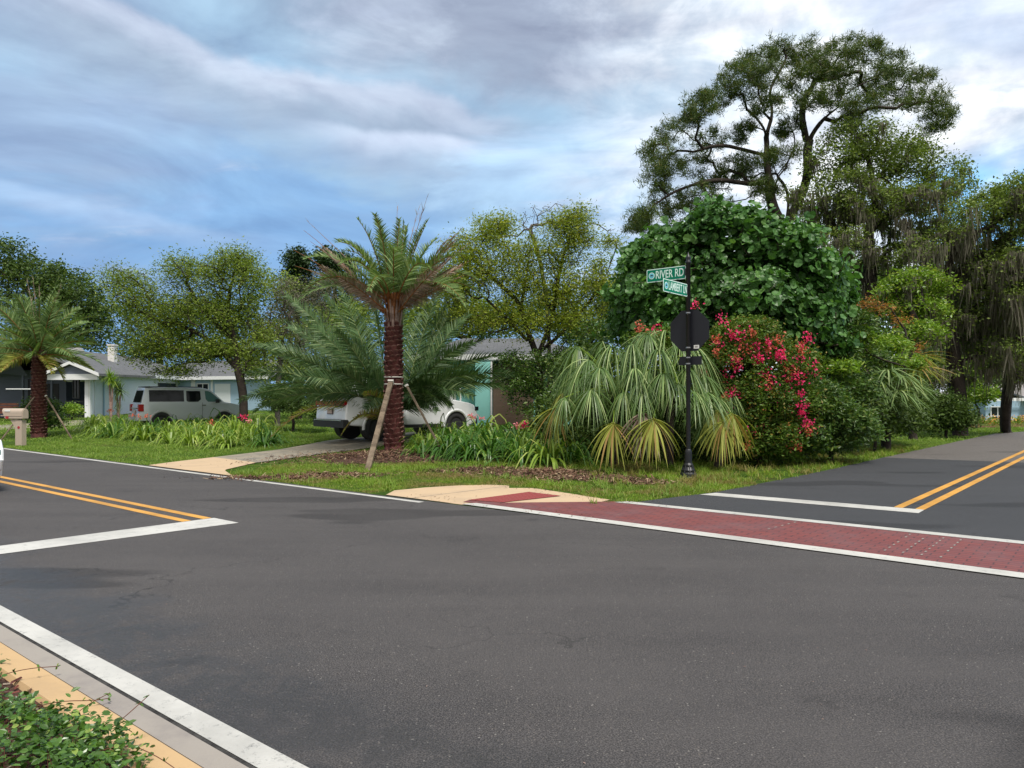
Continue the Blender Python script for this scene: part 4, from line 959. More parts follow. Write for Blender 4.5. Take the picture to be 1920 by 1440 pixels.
m = MB(); sa.box(m, -0.2, sa.L + 0.3, gz + 2.56, gz + 2.82, 0.47, 0.54); sb.box(m, -0.2, sb.L + 0.3, gz + 2.56, gz + 2.82, 0.47, 0.54); hb(m).build('fascia', 'trim', hw)
sa.window(hw, 10.0, 13.6, gz + 1.4, gz + 2.35, 1)
sb.window(hw, 1.9, 3.1, gz + 0.9, gz + 2.3, 2)
m = MB(); sb.box(m, 1.35, 1.75, gz - .2, gz + 2.6, 0.0, 0.05); sb.box(m, 3.3, 3.5, gz - .2, gz + 2.6, 0.0, 0.05); hb(m).build('shutter', 'trim', hw)
m = MB(); sb.box(m, 3.7, 5.2, gz - .2, gz + 2.25, 0.0, 0.05); hb(m).build('garage_door', 'garage', hw)
m = MB()
c0 = Vector(A0) + Vector((4.2, 2.5)); 
m2 = MB(); dA = sa.d.to_2d(); nA = sa.n.to_2d()
r0_ = Vector(A0) - nA * 4.4 - dA * 0.6; r1_ = Vector(A1) - nA * 4.4 + dA * 4.0
gable_roof(m2, r0_, r1_, 4.8, 4.85, gz + 2.80, gz + 4.5)
dB = sb.d.to_2d(); nB = sb.n.to_2d(); q0 = Vector(A1) - nB * 4.2 - dB * 3; q1 = Vector(B1) - nB * 4.2 + dB * .5
gable_roof(m2, q0, q1, 4.6, 4.65, gz + 2.80, gz + 4.3)
rf = hb(m2).build('roof', 'roof', hw)
# small entrance gable facing the road
m = MB(); gp = Vector(xy(150, 46.2)); gd_ = Vector((0.12, 1)).normalized()
gable_roof(m, gp - gd_ * 0.9, gp + gd_ * 5, 1.85, 1.85, gz + 2.62, gz + 3.35, 0.14); hb(m).build('porch_roof', 'roof', hw)
m = MB()
for s_ in (-1, 1):
    P0 = gp - gd_ * 0.93; n_ = Vector((-gd_.y, gd_.x)) * s_ * 1.9
    m.add([(*P0, gz + 3.38), (*(P0 + n_), gz + 2.64), (*(P0 + n_), gz + 2.46), (*P0, gz + 3.20), (*(P0 + gd_ * .05), gz + 3.38), (*(P0 + n_ + gd_ * .05), gz + 2.64), (*(P0 + n_ + gd_ * .05), gz + 2.46), (*(P0 + gd_ * .05), gz + 3.20)],
          [[0, 1, 2, 3], [7, 6, 5, 4], [0, 4, 5, 1], [3, 2, 6, 7]])
P0 = gp - gd_ * 0.86; nn_ = Vector((gd_.y, -gd_.x)); 
hb(m).build('barge_board', 'trim', hw)
m = MB(); sf2 = Side(tuple(gp - nn_ * 1.7), tuple(gp + nn_ * 1.7)); sf2.box(m, 0.05, 3.35, gz + 2.25, gz + 2.60, 0.55, 0.7); hb(m).build('porch_beam', 'trim', hw)
m = MB(); m.poly([tuple(gp - nn_ * 1.6 - gd_ * .5), tuple(gp + nn_ * 1.6 - gd_ * .5), tuple(gp - gd_ * .5 + nn_ * 0.01), ], gz + 2.6, gz + 2.61); 
V = [(*(gp - nn_ * 1.5 - gd_ * .7), gz + 2.60), (*(gp + nn_ * 1.5 - gd_ * .7), gz + 2.60), (*(gp - gd_ * .7), gz + 3.16)]
m = MB(); m.add(V, [[0, 1, 2]]); hb(m).build('gable_face', 'wallnavy', hw)  # slate siding colour stands in for the dark shade under this gable
m = MB(); sf.box(m, -0.3, 1.1, gz - .5, gz + 2.6, -1.7, -1.62); hb(m).build('entry_wall', 'wallblue', hw)
sf.window(hw, 0.42, 1.0, gz + 1.1, gz + 2.3, 2, fr='iron')
m = MB(); cp = xy(211, 54); c = Vector(cp); m.box((c.x, c.y, gz + 4.05), (0.5, 0.45, 1.7), sa.rz); m.box((c.x, c.y, gz + 4.95), (0.6, 0.54, 0.10), sa.rz); hb(m).build('chimney', 'chimney', rf)
# railing
ra = Side(xy(123, 44.6), xy(156, 44.6)); fe = thing('railing', 'low black iron railing in front of the house entrance', 'railing', (ra.P0.x, ra.P0.y, gz))
O2 = Vector((ra.P0.x, ra.P0.y, gz)); m = MB(); ra.box(m, 0, ra.L, gz + 0.92, gz + 0.97, 0, .05); ra.box(m, 0, ra.L, gz + 0.1, gz + 0.14, 0, .05)
m.v = [V - np.array(O2) for V in m.v]; m.build('rail', 'iron', fe)
m = MB()
for k in range(9): x = ra.L * k / 8.0; ra.box(m, max(0, x - 0.012), x + 0.012, gz - 0.05, gz + 0.92, 0.01, .035)
m.v = [V - np.array(O2) for V in m.v]; m.build('baluster', 'iron', fe)
# slate blue house at the far left
na0 = xy(-90, 50); nv = thing('house', 'dark slate blue house with pale seamed roof at the far left', 'house', (na0[0], na0[1], gz)); On = Vector((na0[0], na0[1], gz))
def nb(m): m.v = [V - np.array(On) for V in m.v]; return m
s1 = HSide(xy(-90, 50), xy(124, 50.5)); s1.O = On
m = MB(); s1.box(m, 0, s1.L, gz - .6, gz + 3.0, -5.0, 0.0); nb(m).build('wall', 'wallnavy', nv)
m = MB(); gc = Vector(xy(20, 49)); 
V = [(*xy(-80, 49.4), gz + 3.0), (*xy(52, 49.4), gz + 2.6), (*xy(40, 49.4), gz + 3.2), (*xy(15, 49.4), gz + 4.1)]
m.add(V, [[0, 1, 2, 3]]); nb(m).build('gable_face', 'wallnavy', nv)
m = MB()
V = [np.array(at(50, 662, 48.5)), np.array(at(128, 712, 47.5)), np.array(at(215, 712, 54)), np.array(at(150, 650, 56))]; V += [v - np.array([0, 0, .1]) for v in V]
m.add(V, [[0, 1, 2, 3], [7, 6, 5, 4], [0, 4, 5, 1], [1, 5, 6, 2], [2, 6, 7, 3], [3, 7, 4, 0]])
V = [np.array(at(50, 662, 48.5)), np.array(at(-60, 700, 48.5)), np.array(at(-60, 690, 56)), np.array(at(60, 648, 56))]; V += [v - np.array([0, 0, .1]) for v in V]
m.add(V, [[3, 2, 1, 0], [4, 5, 6, 7], [0, 1, 5, 4], [1, 2, 6, 5], [2, 3, 7, 6], [3, 0, 4, 7]]); rn = nb(m).build('roof', 'roof_tan', nv)
m = MB()
for f in (0.25, 0.5, 0.75):
    a = Vector(at(50, 662, 48.5)).lerp(Vector(at(128, 712, 47.5)), f); b = Vector(at(150, 650, 56)).lerp(Vector(at(215, 712, 54)), f)
    m.tube([a + Vector((0, 0, .03)), b + Vector((0, 0, .03))], 0.045, 4)
for f in (0.3, 0.65):
    a = Vector(at(50, 662, 48.5)).lerp(Vector(at(150, 650, 56)), f); b = Vector(at(128, 712, 47.5)).lerp(Vector(at(215, 712, 54)), f)
    m.tube([a + Vector((0, 0, .03)), b + Vector((0, 0, .03))], 0.045, 4)
nb(m).build('roof_seam', 'trim', rn)
m = MB()
for f in (0,):
    m.tube([Vector(at(50, 662, 48.4)), Vector(at(128, 714, 47.4))], 0.08, 4); m.tube([Vector(at(128, 714, 47.4)), Vector(at(200, 712, 47.6))], 0.07, 4)
nb(m).build('fascia', 'trim', nv)
for k, s0 in enumerate((1.2, 4.9)): s1.window(nv, s0, s0 + 0.9, gz + 1.0, gz + 2.4, 1, 0.5, fr='iron')
m = MB(); s1.box(m, 6.0, 6.9, gz - .1, gz + 2.1, 0.0, 0.04); nb(m).build('door', 'iron', nv)
m = MB()
for s0 in (3.0, 5.6, 7.4): m = MB(); s1.box(m, s0, s0 + 0.12, gz - .3, gz + 2.6, 1.9, 2.02); nb(m).build('porch_post', 'wallnavy', nv)
gb = thing('patio_bench', 'brown slatted wooden bench in front of the slate blue house', 'bench', on(8, 45)); m = MB()
for k in range(4): m.box((0, 0.0, 0.5 + 0.16 * k), (1.7, 0.05, 0.12))
m.build('backrest', 'woodbrown', gb)
m = MB(); m.box((0, -0.25, 0.45), (1.7, 0.5, 0.06)); m.build('seat', 'woodbrown', gb)
for sx_ in (-0.8, 0.8):
    for sy_ in (-0.45, 0.0): m = MB(); m.box((sx_, sy_, 0.21), (0.07, 0.06, 0.42)); m.build('leg', 'woodbrown', gb)
tb = thing('patio_table', 'thin white patio table top on one stem behind the mailbox', 'table', on(43, 46)); m = MB(); m.box((0, 0, 1.86), (1.5, 0.9, 0.06)); m.build('tabletop', 'trim', tb)
m = MB(); m.tube([(0, 0, 0), (0, 0, 1.84)], 0.035, 8); m.lathe([(0.3, 0), (0.3, 0.03), (0.05, 0.06)], 16); m.build('stem', 'iron', tb)

# teal house behind the driveway
tg = float(hgt(0, 30)); tz = tg - 0.1
T0 = np.array(xy(770, 30.5)); ht = thing('house', 'low teal bungalow with grey shingle roof behind the central willowy tree', 'house', (*T0, tz)); Ot = Vector((*T0, tz))
def tb_(m): m.v = [V - np.array(Ot) for V in m.v]; return m
st = HSide(xy(778, 30.5), xy(1085, 30.5)); st.O = Ot
ez = EYE + (745 - 669) / FPX * 29.8
m = MB(); st.box(m, 0, st.L, tz - .5, ez, -8.5, 0.0); tb_(m).build('wall', 'wallteal', ht)
m = MB(); m.add([(*xy(766, 29.7), ez), (*xy(1098, 29.7), ez), (2.9 + 0.9, 39.8, ez), (-4.9, 39.8, ez), (-2.2, 33.8, ez + 0.95), (1.2, 33.8, ez + 0.95)],
    [[0, 1, 5, 4], [1, 2, 5], [2, 3, 4, 5], [3, 0, 4], [3, 2, 1, 0]]); m.v = [V + np.array([0, 0, .1]) for V in m.v]; tb_(m).build('roof', 'roof', ht)
m = MB(); sfa = Side(xy(766, 29.7), xy(1098, 29.7)); sfa.box(m, 0, sfa.L, ez - 0.12, ez + 0.09, 0, 0.05); sfa.box(m, 0, sfa.L, ez - 0.16, ez - 0.12, -0.9, 0.0); tb_(m).build('fascia', 'trim', ht)
sp_ = lambda u: (u - 778) / (1085 - 778) * st.L
m = MB(); st.box(m, sp_(893), sp_(921), tz - .5, ez - 0.2, 0.0, 0.9); tb_(m).build('porch_pier', 'wallteal', ht)
m = MB(); st.box(m, sp_(921), sp_(924), tz - .5, ez - 0.2, 0.85, 0.95); st.box(m, sp_(863), sp_(866), tz - .5, ez - .2, 0.3, 0.36); tb_(m).build('corner_trim', 'trim', ht)
m = MB(); st.box(m, sp_(925), sp_(1000), tz - .5, ez - 0.25, 0.0, 0.35); tb_(m).build('garage_door', 'wallbrown', ht)
st.window(ht, sp_(820), sp_(855), tz + 1.0, tz + 2.2, 2); st.window(ht, sp_(1030), sp_(1062), tz + 1.1, tz + 2.3, 2)

# blue house at the right
hr0 = xy(1838, 50); hr = thing('house', 'small blue house with pale roof and white window beyond the right oaks', 'house', (*hr0, 0)); Or = Vector((*hr0, 0))
def rb(m): m.v = [V - np.array(Or) for V in m.v]; return m
sr = HSide(xy(1848, 50), xy(2080, 52)); sr.O = Or
rz_ = EYE + (745 - 758) / FPX * 50 + 1.1
m = MB(); sr.box(m, 0, sr.L, -0.5, 1.45, -7, 0.0); rb(m).build('wall', 'wallblue', hr)
m = MB(); gable_roof(m, Vector(xy(1838, 54)), Vector(xy(2090, 56)), 4.6, 4.6, 1.45, 2.6); rb(m).build('roof', 'roof_tan', hr)
m = MB(); sr.box(m, -0.3, sr.L, 1.36, 1.56, 0.4, 0.46); rb(m).build('fascia', 'trim', hr)
sr.window(hr, 0.35, 1.5, -0.30, 1.0, 2, 0.5); sr.window(hr, 4.2, 5.2, -0.30, 1.0, 2, 0.5)
# white house seen through the right shrubs
hx0 = xy(1660, 62); hx = thing('house', 'distant low white house seen in the gap below the mossy oaks', 'house', (*hx0, 0)); Ox = Vector((*hx0, 0))
def xb(m): m.v = [V - np.array(Ox) for V in m.v]; return m
sxx = HSide(xy(1650, 62), xy(1830, 63)); sxx.O = Ox
m = MB(); sxx.box(m, 0, sxx.L, -0.6, 1.0, -6, 0.0); xb(m).build('wall', 'trim', hx)
m = MB(); gable_roof(m, Vector(xy(1640, 66)), Vector(xy(1840, 67)), 4.4, 4.4, 1.0, 2.1); xb(m).build('roof', 'roof_tan', hx)
sxx.window(hx, 1.2, 2.4, -0.1, 0.8, 2)
# white picket fence
fw = Side(xy(1672, 52), xy(1752, 52)); fwo = thing('fence', 'white vinyl fence glimpsed beneath the right oaks', 'fence', (fw.P0.x, fw.P0.y, 0)); m = MB(); fw.box(m, 0, fw.L, -0.4, 0.55, 0, .04); m.v = [V - np.array(fw.P0) for V in m.v]; m.build('panel', 'fencewhite', fwo)
for k in range(3):
    m = MB(); fw.box(m, fw.L * k / 2 - .07, fw.L * k / 2 + .07, -0.4, 0.7, -0.03, .09); m.v = [V - np.array(fw.P0) for V in m.v]; m.build('post', 'fencewhite', fwo)

# ------------------------------------------------------------------ trees
A_ = at
def pt(u, v, Yd): return at(u, v, Yd)
# tall pine behind the sea grape
Yp = 36.0; pb = on(1478, Yp)
pine_bl = [(1488, 99, 40, 16), (1453, 104, 34, 15), (1417, 119, 34, 16), (1382, 139, 34, 16), (1437, 147, 34, 16), (1405, 165, 34, 16), (1350, 179, 30, 15), (1318, 195, 28, 14), (1299, 218, 28, 15), (1255, 246, 28, 15),
  (1231, 285, 24, 17), (1227, 329, 22, 20), (1259, 305, 26, 18), (1334, 262, 34, 16), (1302, 313, 34, 20), (1239, 369, 22, 20), (1298, 369, 32, 20), (1382, 313, 40, 17), (1417, 318, 36, 16), (1469, 293, 34, 16), (1393, 250, 22, 12),
  (1556, 103, 38, 15), (1595, 94, 36, 14), (1627, 103, 30, 16), (1516, 111, 28, 14), (1667, 118, 24, 14), (1675, 143, 26, 14), (1635, 163, 36, 17), (1655, 187, 38, 16), (1617, 195, 32, 14), (1714, 155, 26, 15), (1722, 190, 28, 16),
  (1754, 206, 22, 15), (1765, 235, 20, 16), (1516, 187, 30, 13), (1568, 179, 28, 12), (1588, 140, 30, 14), (1545, 140, 24, 12), (1205, 405, 22, 14), (1190, 430, 18, 12), (1340, 395, 40, 16), (1275, 400, 30, 15), (1440, 200, 26, 13), (1500, 150, 22, 12), (1345, 345, 34, 15), (1480, 240, 20, 10), (1590, 230, 26, 12), (1430, 360, 26, 14)]
r_ = rng(5)
pine_b = [(u, v, Yp + r_.uniform(-2.6, 2.6), ru * 1.08, rv * 1.1, 1.2, 24) for u, v, ru, rv in pine_bl]
def needles(m, tips, r):
    tips = np.concatenate([tips + r.normal(size=tips.shape) * np.array([.16, .22, .09]) for _ in range(3)])
    per = 24; n = len(tips) * per; P = np.repeat(tips, per, 0) + r.normal(size=(n, 3)) * 0.09; A = rdir(r, n, 0.45)
    m.stamp(*NEEDLE, P, A, rdir(r, n), 0.17 + 0.14 * r.random(n), np.full(n, 0.030))
pine_lim = [[pt(1468, 425, Yp), pt(1446, 385, Yp), pt(1443, 345, Yp), pt(1437, 300, Yp), pt(1438, 250, Yp + .5), pt(1420, 222, Yp + .6), pt(1400, 205, Yp + .6)],
  [pt(1470, 430, Yp), pt(1480, 385, Yp + .3), pt(1474, 350, Yp + .4), pt(1456, 330, Yp + .5), pt(1448, 300, Yp + .4)],
  [pt(1456, 330, Yp + .4), pt(1487, 290, Yp + .6), pt(1492, 255, Yp + .6), pt(1475, 228, Yp + .6), pt(1455, 195, Yp + .4), pt(1440, 165, Yp)],
  [pt(1475, 420, Yp), pt(1506, 360, Yp + .5), pt(1516, 320, Yp), pt(1512, 270, Yp), pt(1540, 225, Yp), pt(1580, 195, Yp - .3)],
  [pt(1437, 292, Yp), pt(1400, 282, Yp - .5), pt(1350, 270, Yp - 1), pt(1300, 285, Yp - 1)],
  [pt(1440, 340, Yp), pt(1400, 345, Yp - .5), pt(1340, 335, Yp - 1.2), pt(1270, 355, Yp - 1.5), pt(1225, 385, Yp - 1.6)],
  [pt(1438, 250, Yp), pt(1450, 210, Yp), pt(1440, 170, Yp + .5), pt(1470, 120, Yp + .5)],
  [pt(1512, 265, Yp), pt(1500, 200, Yp + .3), pt(1530, 150, Yp + .5)]]
tree('pine_tree', 'tall spreading pine with bare winding limbs rising above the round-leaved sea grape', 'tree', [pb, pt(1474, 600, Yp), pt(1470, 480, Yp), pt(1468, 425, Yp)], pine_b, 'needle', 11,
     r0=0.36, rt=0.010, bark='bark_dark', per=3, spread=0.2, size=0.12, limbs=pine_lim, extra=needles, seg=0.7, bf=0.15)

def oak(label, cols, limbs, bl, seed, Yd, n=13, r0=.30, moss=60, per=60, leaf='lf_oak', mosslen=1.0, rd=1.5, size=0.12, spread=0.3, name='oak_tree', mossv=None, dens=2.3):
    rr = rng(seed + 100)
    bl = [(u, v, Yd + rr.uniform(-1.5, 1.5), ru, rv, rd, max(4, int(n * ru * rv / 1200))) for u, v, ru, rv in bl]
    return tree(name, label, 'tree', cols, bl, leaf, seed, r0=r0, rt=0.012, bark='bark_dark', per=per, spread=spread, size=size, limbs=limbs, moss=moss, mosslen=mosslen, seg=0.6, bf=0.2, dens=dens, mossz=None if mossv is None else EYE + (HZ - mossv) / FPX * Yd)
Yo = 33.5
oak('spreading live oak in front of the pine, its branches hung with grey moss', [on(1640, Yo), pt(1638, 640, Yo), pt(1632, 520, Yo), pt(1626, 440, Yo), pt(1640, 380, Yo)],
    [[pt(1634, 560, Yo), pt(1600, 490, Yo), pt(1570, 430, Yo), pt(1540, 380, Yo)], [pt(1628, 440, Yo), pt(1670, 390, Yo), pt(1720, 370, Yo)], [pt(1640, 380, Yo), pt(1635, 320, Yo), pt(1615, 260, Yo)]],
    [(1600, 252, 55, 26), (1655, 262, 55, 26), (1700, 290, 55, 28), (1560, 300, 50, 28), (1625, 310, 70, 30), (1690, 345, 70, 30), (1580, 350, 60, 28), (1520, 370, 36, 24), (1640, 380, 80, 30), (1740, 370, 50, 26), (1545, 410, 50, 24), (1600, 420, 60, 22), (1700, 410, 60, 26), (1770, 330, 34, 26), (1790, 420, 46, 26), (1745, 455, 46, 24), (1690, 470, 46, 22), (1600, 470, 40, 20), (1650, 500, 36, 20), (1570, 450, 36, 20), (1810, 470, 40, 24), (1740, 300, 30, 20), (1795, 360, 26, 20), (1500, 420, 26, 18)], 21, Yo, n=16, moss=230, mosslen=1.15, per=58, spread=.24, mossv=350)
Yo2 = 31.0
oak('mossy oak with a leaning dark trunk between the fan palm and the road bend', [on(1800, Yo2), pt(1800, 760, Yo2), pt(1790, 690, Yo2), pt(1782, 620, Yo2), pt(1768, 540, Yo2), pt(1745, 480, Yo2)],
    [[pt(1745, 480, Yo2), pt(1710, 440, Yo2), pt(1690, 400, Yo2 + 1)], [pt(1765, 530, Yo2), pt(1800, 445, Yo2 - .5), pt(1850, 430, Yo2 - 1), pt(1890, 400, Yo2 - 1), pt(1925, 385, Yo2 - 1)], [pt(1770, 550, Yo2), pt(1820, 480, Yo2), pt(1880, 470, Yo2), pt(1930, 490, Yo2)]],
    [(1860, 380, 50, 24), (1905, 360, 40, 24), (1880, 420, 60, 24), (1820, 400, 40, 22), (1930, 410, 40, 30), (1780, 450, 40, 22), (1850, 480, 60, 24), (1920, 490, 50, 24), (1790, 520, 36, 20), (1880, 540, 50, 22), (1720, 470, 30, 18), (1840, 600, 36, 22), (1800, 570, 40, 22), (1870, 660, 30, 22), (1810, 640, 26, 18), (1770, 600, 26, 16), (1850, 540, 40, 20), (1705, 600, 30, 18), (1738, 640, 28, 18), (1762, 690, 26, 14), (1830, 700, 26, 12)], 22, Yo2, n=14, moss=330, mosslen=1.25, per=56, spread=.24, mossv=430)
Yo3 = 27.5
oak('mossy oak with a pale leaning trunk at the right edge of the picture', [on(1886, 34), pt(1884, 790, 33), pt(1890, 720, 32), pt(1903, 660, 31), pt(1920, 600, 30), pt(1935, 520, 30)],
    [[pt(1900, 680, 31), pt(1880, 640, 31), pt(1850, 600, 31), pt(1830, 590, 31)]],
    [(1915, 350, 30, 20), (1950, 380, 50, 40), (1900, 560, 50, 26), (1960, 520, 60, 40), (1940, 450, 50, 30), (1880, 620, 40, 20), (1930, 640, 40, 26), (1870, 500, 40, 24), (1900, 690, 24, 16), (1850, 650, 30, 18)], 23, 30.5, r0=.21, n=12, moss=260, mosslen=1.35, per=56, spread=.24, mossv=470)
# bright yellow green young oak below the moss
oak('young bright yellow green oak below the hanging moss, right of the sea grape', [on(1712, 28), pt(1712, 680, 28), pt(1716, 600, 28)], [],
    [(1715, 525, 44, 16), (1690, 545, 36, 18), (1745, 545, 34, 18), (1710, 580, 50, 16), (1750, 590, 26, 14), (1670, 570, 26, 14), (1735, 620, 40, 12), (1700, 640, 30, 12)], 24, 28, n=22, r0=0.14, moss=34, per=70, leaf='bush_bright', mosslen=0.9, rd=1.0, size=0.13, spread=0.22)
# darker trees standing behind the moss
bgs = [(1560, 50, [(1540, 640, 60, 70), (1600, 700, 60, 60), (1620, 560, 30, 70)], 'dark green tree standing between the sea grape and the first mossy trunk'), (1700, 60, [(1690, 540, 60, 40), (1760, 560, 50, 50), (1650, 600, 60, 50), (1740, 600, 60, 60), (1700, 680, 80, 50)], 'dark green tree standing behind the mossy oaks, left of the leaning trunk'),
       (1870, 58, [(1840, 600, 60, 50), (1860, 650, 60, 40), (1810, 690, 50, 34), (1920, 640, 50, 50)], 'dark green tree standing behind the mossy oaks at the far right'),
       (2010, 60, [(2000, 560, 70, 90), (2050, 480, 80, 90)], 'dark tree rising just beyond the right edge behind the blue house')]
for i, (u, Yd, bl, lab) in enumerate(bgs):
    bl = [(a, b, Yd, c * 1.15, d * 1.15, 2.5, 130) for a, b, c, d in bl]
    tree('background_tree', lab, 'tree', [on(u, Yd), pt(u, 640, Yd)], bl, 'lf_dark', 30 + i, r0=0.3, bark='bark_dark', per=42, spread=0.5, size=0.24, group='dark trees behind the mossy oaks')

# far left dark tree
tree('broadleaf_tree', 'large dense dark green tree behind the small date palm at the far left', 'tree', [on(60, 62), pt(60, 660, 62), pt(55, 600, 62)],
     [(0, 480, 62, 60, 34, 2.5, 70), (-40, 520, 62, 60, 50, 2.5, 60), (60, 520, 62, 50, 32, 2.5, 70), (110, 530, 62, 50, 34, 2.5, 70), (150, 560, 61, 40, 36, 2.5, 60), (80, 580, 61, 80, 40, 2.5, 80), (170, 610, 61, 28, 34, 2.0, 40), (0, 590, 61, 70, 50, 2.5, 60), (130, 640, 61, 60, 24, 2, 40), (180, 585, 61, 20, 26, 1.5, 18)],
     'lf_dark', 41, r0=0.5, bark='bark_dark', per=46, spread=0.42, size=0.26)
# left loose olive tree
Yl = 31.0
tree('willowy_tree', 'loose olive green tree whose dark trunk stands right of the silver SUV', 'tree', [on(457, 30.5), pt(457, 750, 30.5), pt(452, 715, 30.5), pt(445, 690, 30.6)],
     [(235, 530, Yl, 34, 26, 1.4, 30), (265, 570, Yl, 40, 34, 1.5, 40), (300, 620, Yl, 50, 34, 1.5, 45), (345, 510, Yl, 34, 30, 1.4, 32), (400, 520, Yl, 34, 30, 1.4, 34), (440, 490, Yl, 38, 24, 1.4, 34), (465, 525, Yl, 32, 30, 1.4, 32), (360, 580, Yl, 60, 34, 1.5, 52), (430, 590, Yl, 50, 40, 1.5, 48), (340, 655, Yl, 80, 24, 1.5, 50), (420, 660, Yl, 60, 26, 1.5, 45), (270, 660, Yl, 40, 22, 1.2, 24), (490, 640, Yl, 30, 30, 1.2, 24), (480, 690, Yl, 24, 20, 1.0, 14), (330, 695, Yl, 40, 10, 1.0, 14)],
     ['lf_olive'], 42, r0=0.17, bark='bark_dark', per=34, spread=0.24, size=0.105, aspect=0.36, dens=3.4, surf=0.1, grow_r=1.22, limbs=[[pt(446, 692, 30.6), pt(400, 640, 31), pt(340, 610, 31), pt(280, 580, 31)], [pt(447, 695, 30.6), pt(440, 640, 31), pt(425, 570, 31), pt(440, 510, 31)], [pt(440, 640, 31), pt(385, 590, 31), pt(350, 530, 31)]], bf=0.2)
tree('wispy_tree', 'greyish half-bare wispy tree between the olive tree and the big date palm', 'tree', [on(520, 33), pt(522, 700, 33), pt(530, 640, 33)],
     [(545, 555, 33, 40, 30, 1.2, 44), (580, 580, 33, 44, 34, 1.2, 44), (530, 600, 33, 34, 34, 1.2, 40), (480, 650, 33, 44, 26, 1.2, 40), (560, 640, 33, 44, 34, 1.2, 44), (610, 540, 33, 30, 26, 1.2, 28), (500, 620, 32, 30, 22, 1, 20), (450, 620, 32, 30, 20, 1, 16), (600, 640, 33, 40, 40, 1.2, 30)],
     'lf_grey', 43, r0=0.12, bark='bark_grey', per=46, spread=0.26, size=0.10, aspect=0.3)
r_ = rng(77)
tree('olive_tree', 'mid green shrubby tree behind the greyish wispy tree, left of the big date palm', 'tree', [on(560, 38), pt(560, 690, 38)],
     [(525, 540, 38, 26, 24, 1.5, 20), (560, 640, 38, 80, 40, 2, 60), (640, 620, 38, 70, 60, 2, 70), (500, 680, 38, 60, 26, 1.5, 40), (600, 700, 38, 80, 26, 1.5, 50)], 'lf_olive', 44, r0=0.16, bark='bark_dark', per=50, spread=0.34, size=0.15)
for i, (u, Yd, bl, lab) in enumerate([(558, 50, [(558, 490, 14, 22), (560, 520, 22, 26), (565, 560, 30, 30)], 'dark pointed cedar showing left of the date palm crown, the leftmost of two'),
                                      (628, 50, [(615, 490, 20, 22), (640, 500, 26, 24), (630, 540, 36, 34), (650, 590, 44, 30)], 'dark cedar directly behind the left date palm fronds')]):
    tree('cedar_tree', lab, 'tree', [on(u, Yd), pt(u, 600, Yd), pt(u, 500, Yd)], [(a, b, Yd, c, d, 1.3, 50) for a, b, c, d in bl], 'cedar', 50 + i, r0=0.2, bark='bark_dark', per=60, spread=0.28, size=0.2, group='dark cedars behind the palms', up=1.0)
# central willowy tree
Yc = 25.5
cb = on(1012, 25.0)
tree('willowy_tree', 'big airy yellow green tree with forked dark trunk in front of the teal house', 'tree', [cb, pt(1012, 700, Yc), pt(1010, 670, Yc)],
     [(915, 440, Yc, 26, 26, 1.2, 26), (945, 425, Yc, 22, 18, 1.0, 18), (870, 480, Yc, 36, 34, 1.4, 40), (855, 540, Yc, 34, 34, 1.4, 34), (900, 520, Yc, 40, 40, 1.4, 44), (950, 490, Yc, 34, 30, 1.4, 30), (1000, 480, Yc, 34, 34, 1.3, 26), (1055, 430, Yc, 34, 26, 1.3, 34), (1085, 410, Yc, 24, 16, 1.0, 18), (1090, 450, Yc, 30, 26, 1.2, 22), (1050, 490, Yc, 36, 30, 1.3, 30),
      (980, 540, Yc, 50, 30, 1.5, 44), (1050, 550, Yc, 46, 34, 1.5, 44), (1110, 540, Yc, 36, 30, 1.3, 28), (1140, 560, Yc, 24, 30, 1.2, 20), (1145, 455, Yc, 16, 16, .8, 8), (1120, 500, Yc, 22, 20, .8, 10), (870, 600, Yc, 34, 28, 1.2, 26), (930, 600, Yc, 50, 30, 1.4, 36), (1080, 610, Yc, 50, 26, 1.4, 36), (1000, 610, Yc, 50, 26, 1.4, 26)],
     'lf_yel', 45, r0=0.15, rt=0.008, bark='bark_dark', per=30, spread=0.20, size=0.095, aspect=0.34, dens=3.4, grow_r=1.22, bf=0.15, surf=0.1,
     limbs=[[pt(1010, 675, Yc), pt(985, 610, Yc), pt(975, 565, Yc), pt(920, 520, Yc), pt(893, 490, Yc), pt(882, 460, Yc)], [pt(1008, 668, Yc), pt(1035, 600, Yc + .3), pt(1045, 540, Yc + .3), pt(1052, 490, Yc + .3), pt(1068, 450, Yc)], [pt(990, 640, Yc), pt(950, 595, Yc - .3), pt(905, 555, Yc - .3)], [pt(1012, 660, Yc), pt(1060, 620, Yc), pt(1110, 560, Yc), pt(1135, 520, Yc), pt(1150, 480, Yc)], [pt(978, 570, Yc), pt(990, 500, Yc), pt(998, 430, Yc), pt(1002, 405, Yc)]])
# dead twigs rising through it: bare tree behind
tree('bare_tree', 'thin bare twiggy treetop poking above the airy yellow green tree', 'tree', [on(1030, 28), pt(1030, 600, 28), pt(1015, 500, 28)],
     [(1000, 410, 28, 26, 26, .8, 30), (1035, 400, 28, 30, 22, .8, 26), (970, 430, 28, 20, 20, .8, 14), (1100, 430, 28, 26, 30, .8, 18), (1150, 440, 28, 16, 30, .6, 8), (860, 450, 28, 16, 24, .6, 8)], 'lf_grey', 46, r0=0.08, rt=0.008, bark='bark_grey', per=3, spread=0.12, size=0.06)
tree('olive_tree', 'dense green tree mass behind the teal house roof, right half', 'tree', [on(1090, 42), pt(1090, 640, 42)],
     [(1040, 590, 42, 60, 40, 2, 60), (1110, 600, 42, 60, 40, 2, 60), (1160, 560, 42, 40, 50, 2, 50), (1140, 650, 42, 50, 40, 2, 40)], 'lf_dark', 47, r0=0.25, bark='bark_dark', per=44, spread=0.4, size=0.2)
